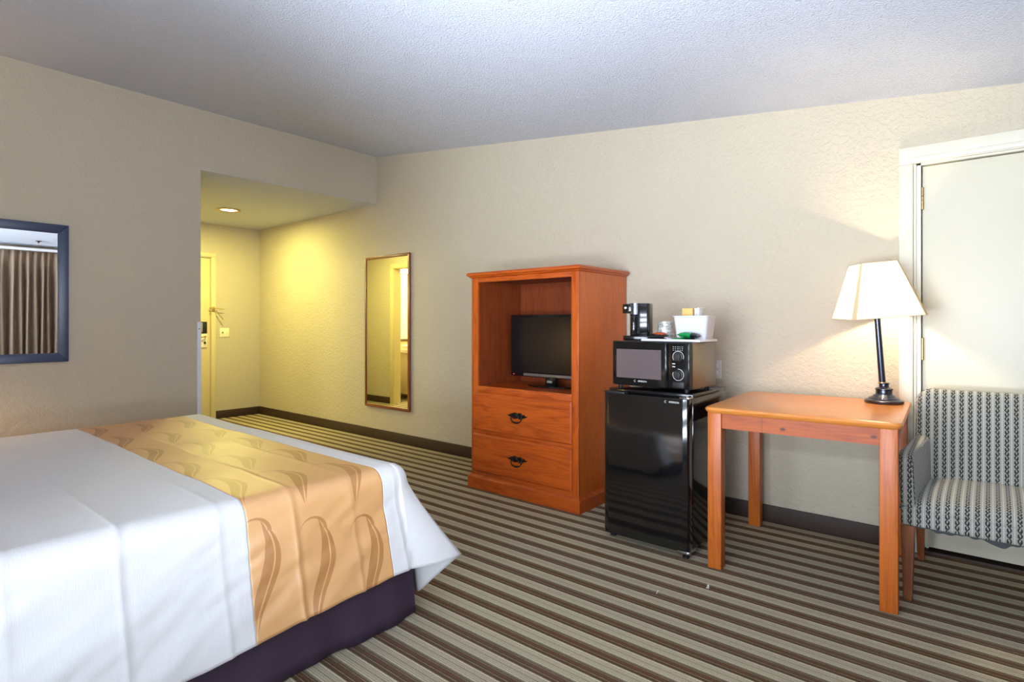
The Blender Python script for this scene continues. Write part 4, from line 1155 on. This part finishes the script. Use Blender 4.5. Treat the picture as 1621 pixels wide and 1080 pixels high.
MB().box(-.12, .12, -.10, .10, 0, .055, bev=.02, seg=4).box(-.115, .118, -.098, .095, .054, .105, bev=.02, seg=4).build('towel_layers', fabric_plain('terry', rgb(240, 236, 225)), tw_)
vl = thing('vanity_light', 'bright wall light above the bathroom vanity, seen in the tall mirror', 'wall light', (XH + .021, 1.10, 2.08))
MB().box(0, .03, -.30, .30, -.05, .05, bev=.005).build('backplate', M_nickel, vl)
MB().tube([(.07, -.28, 0), (.07, .28, 0)], .045, 20).build('diffuser', emit('lit_vanity_tube', (1, .93, .72, 1), 25), vl)

# ------------------------------------------------------------------ lights
def light(name, kind, loc, power, color, rot=(0, 0, 0), **kw):
    l = bpy.data.lights.new(name, kind); l.energy = power; l.color = color
    for k, v in kw.items(): setattr(l, k, v)
    o = bpy.data.objects.new(name, l); COL.objects.link(o); o.location = loc; o.rotation_euler = rot; return o
# daylight through the curtained window, and fill from the added second window
DAY = (.77, .87, 1.0)
for zl in (.72, 1.22, 1.72):
    light('daylight_fill', 'AREA', (XN + .26, (WY0 + WY1) / 2, zl), 92, DAY, (0, R(90 + 58), 0), shape='RECTANGLE', size=.5, size_y=1.75)
    light('daylight_fill', 'AREA', (-.65, YL - .24, zl), 215, DAY, (R(90 + 60), 0, 0), shape='RECTANGLE', size=2.1, size_y=.5)  # added fill, tilted up to brighten the ceiling and right wall
# lamp bulb
LEAN = Euler((R(3.6), R(-3.4), 0))
for c_ in lp.children:
    if not c_.name.startswith('base'): c_.rotation_euler = LEAN
Ml = Matrix.Translation(lp.location) @ LEAN.to_matrix().to_4x4()
light('table_lamp_bulb', 'POINT', Ml @ Vector((0, 0, .575)), 150, (1, .80, .50), shadow_soft_size=.032)
light('hall_downlight', 'AREA', (-6.43, 2.79, ZH - .02), 66, (1, .92, .27), shape='DISK', size=.17, spread=R(180))
light('bathroom_light', 'POINT', (XH + .35, 1.05, 2.05), 130, (1, .90, .42), shadow_soft_size=.08)
light('bedside_bulb', 'POINT', (-4.50, -.22, .92), 50, (1, .70, .42), shadow_soft_size=.04)

w = bpy.data.worlds.new('sky'); scene.world = w; w.use_nodes = True
nt = w.node_tree; nt.nodes.clear()
o = nt.nodes.new('ShaderNodeOutputWorld'); b = nt.nodes.new('ShaderNodeBackground'); sk_ = nt.nodes.new('ShaderNodeTexSky')
sk_.sky_type = 'NISHITA'; sk_.sun_disc = False; sk_.sun_elevation = R(35)
nt.links.new(sk_.outputs[0], b.inputs[0]); b.inputs[1].default_value = .25; nt.links.new(b.outputs[0], o.inputs[0])

# ------------------------------------------------------------------ camera
cam = bpy.data.cameras.new('camera'); co_ = bpy.data.objects.new('camera', cam); COL.objects.link(co_)
co_.location = (0, 0, 1.2); co_.rotation_euler = (R(90), 0, R(40.1))
cam.sensor_width = 36; cam.sensor_fit = 'HORIZONTAL'; cam.lens = 901.6 / 1621 * 36
cam.shift_y = -27 / 1621; cam.clip_start = .02
scene.camera = co_
vs_ = scene.view_settings
vs_.view_transform = 'Standard'; vs_.look = 'None'; vs_.gamma = 1; vs_.use_curve_mapping = False; vs_.exposure = -0.30
cy = scene.cycles
cy.use_denoising = True; cy.max_bounces = 10; cy.diffuse_bounces = 6; cy.glossy_bounces = 5; cy.transparent_max_bounces = 12
cy.sample_clamp_indirect = 6.0; cy.caustics_reflective = False; cy.caustics_refractive = False
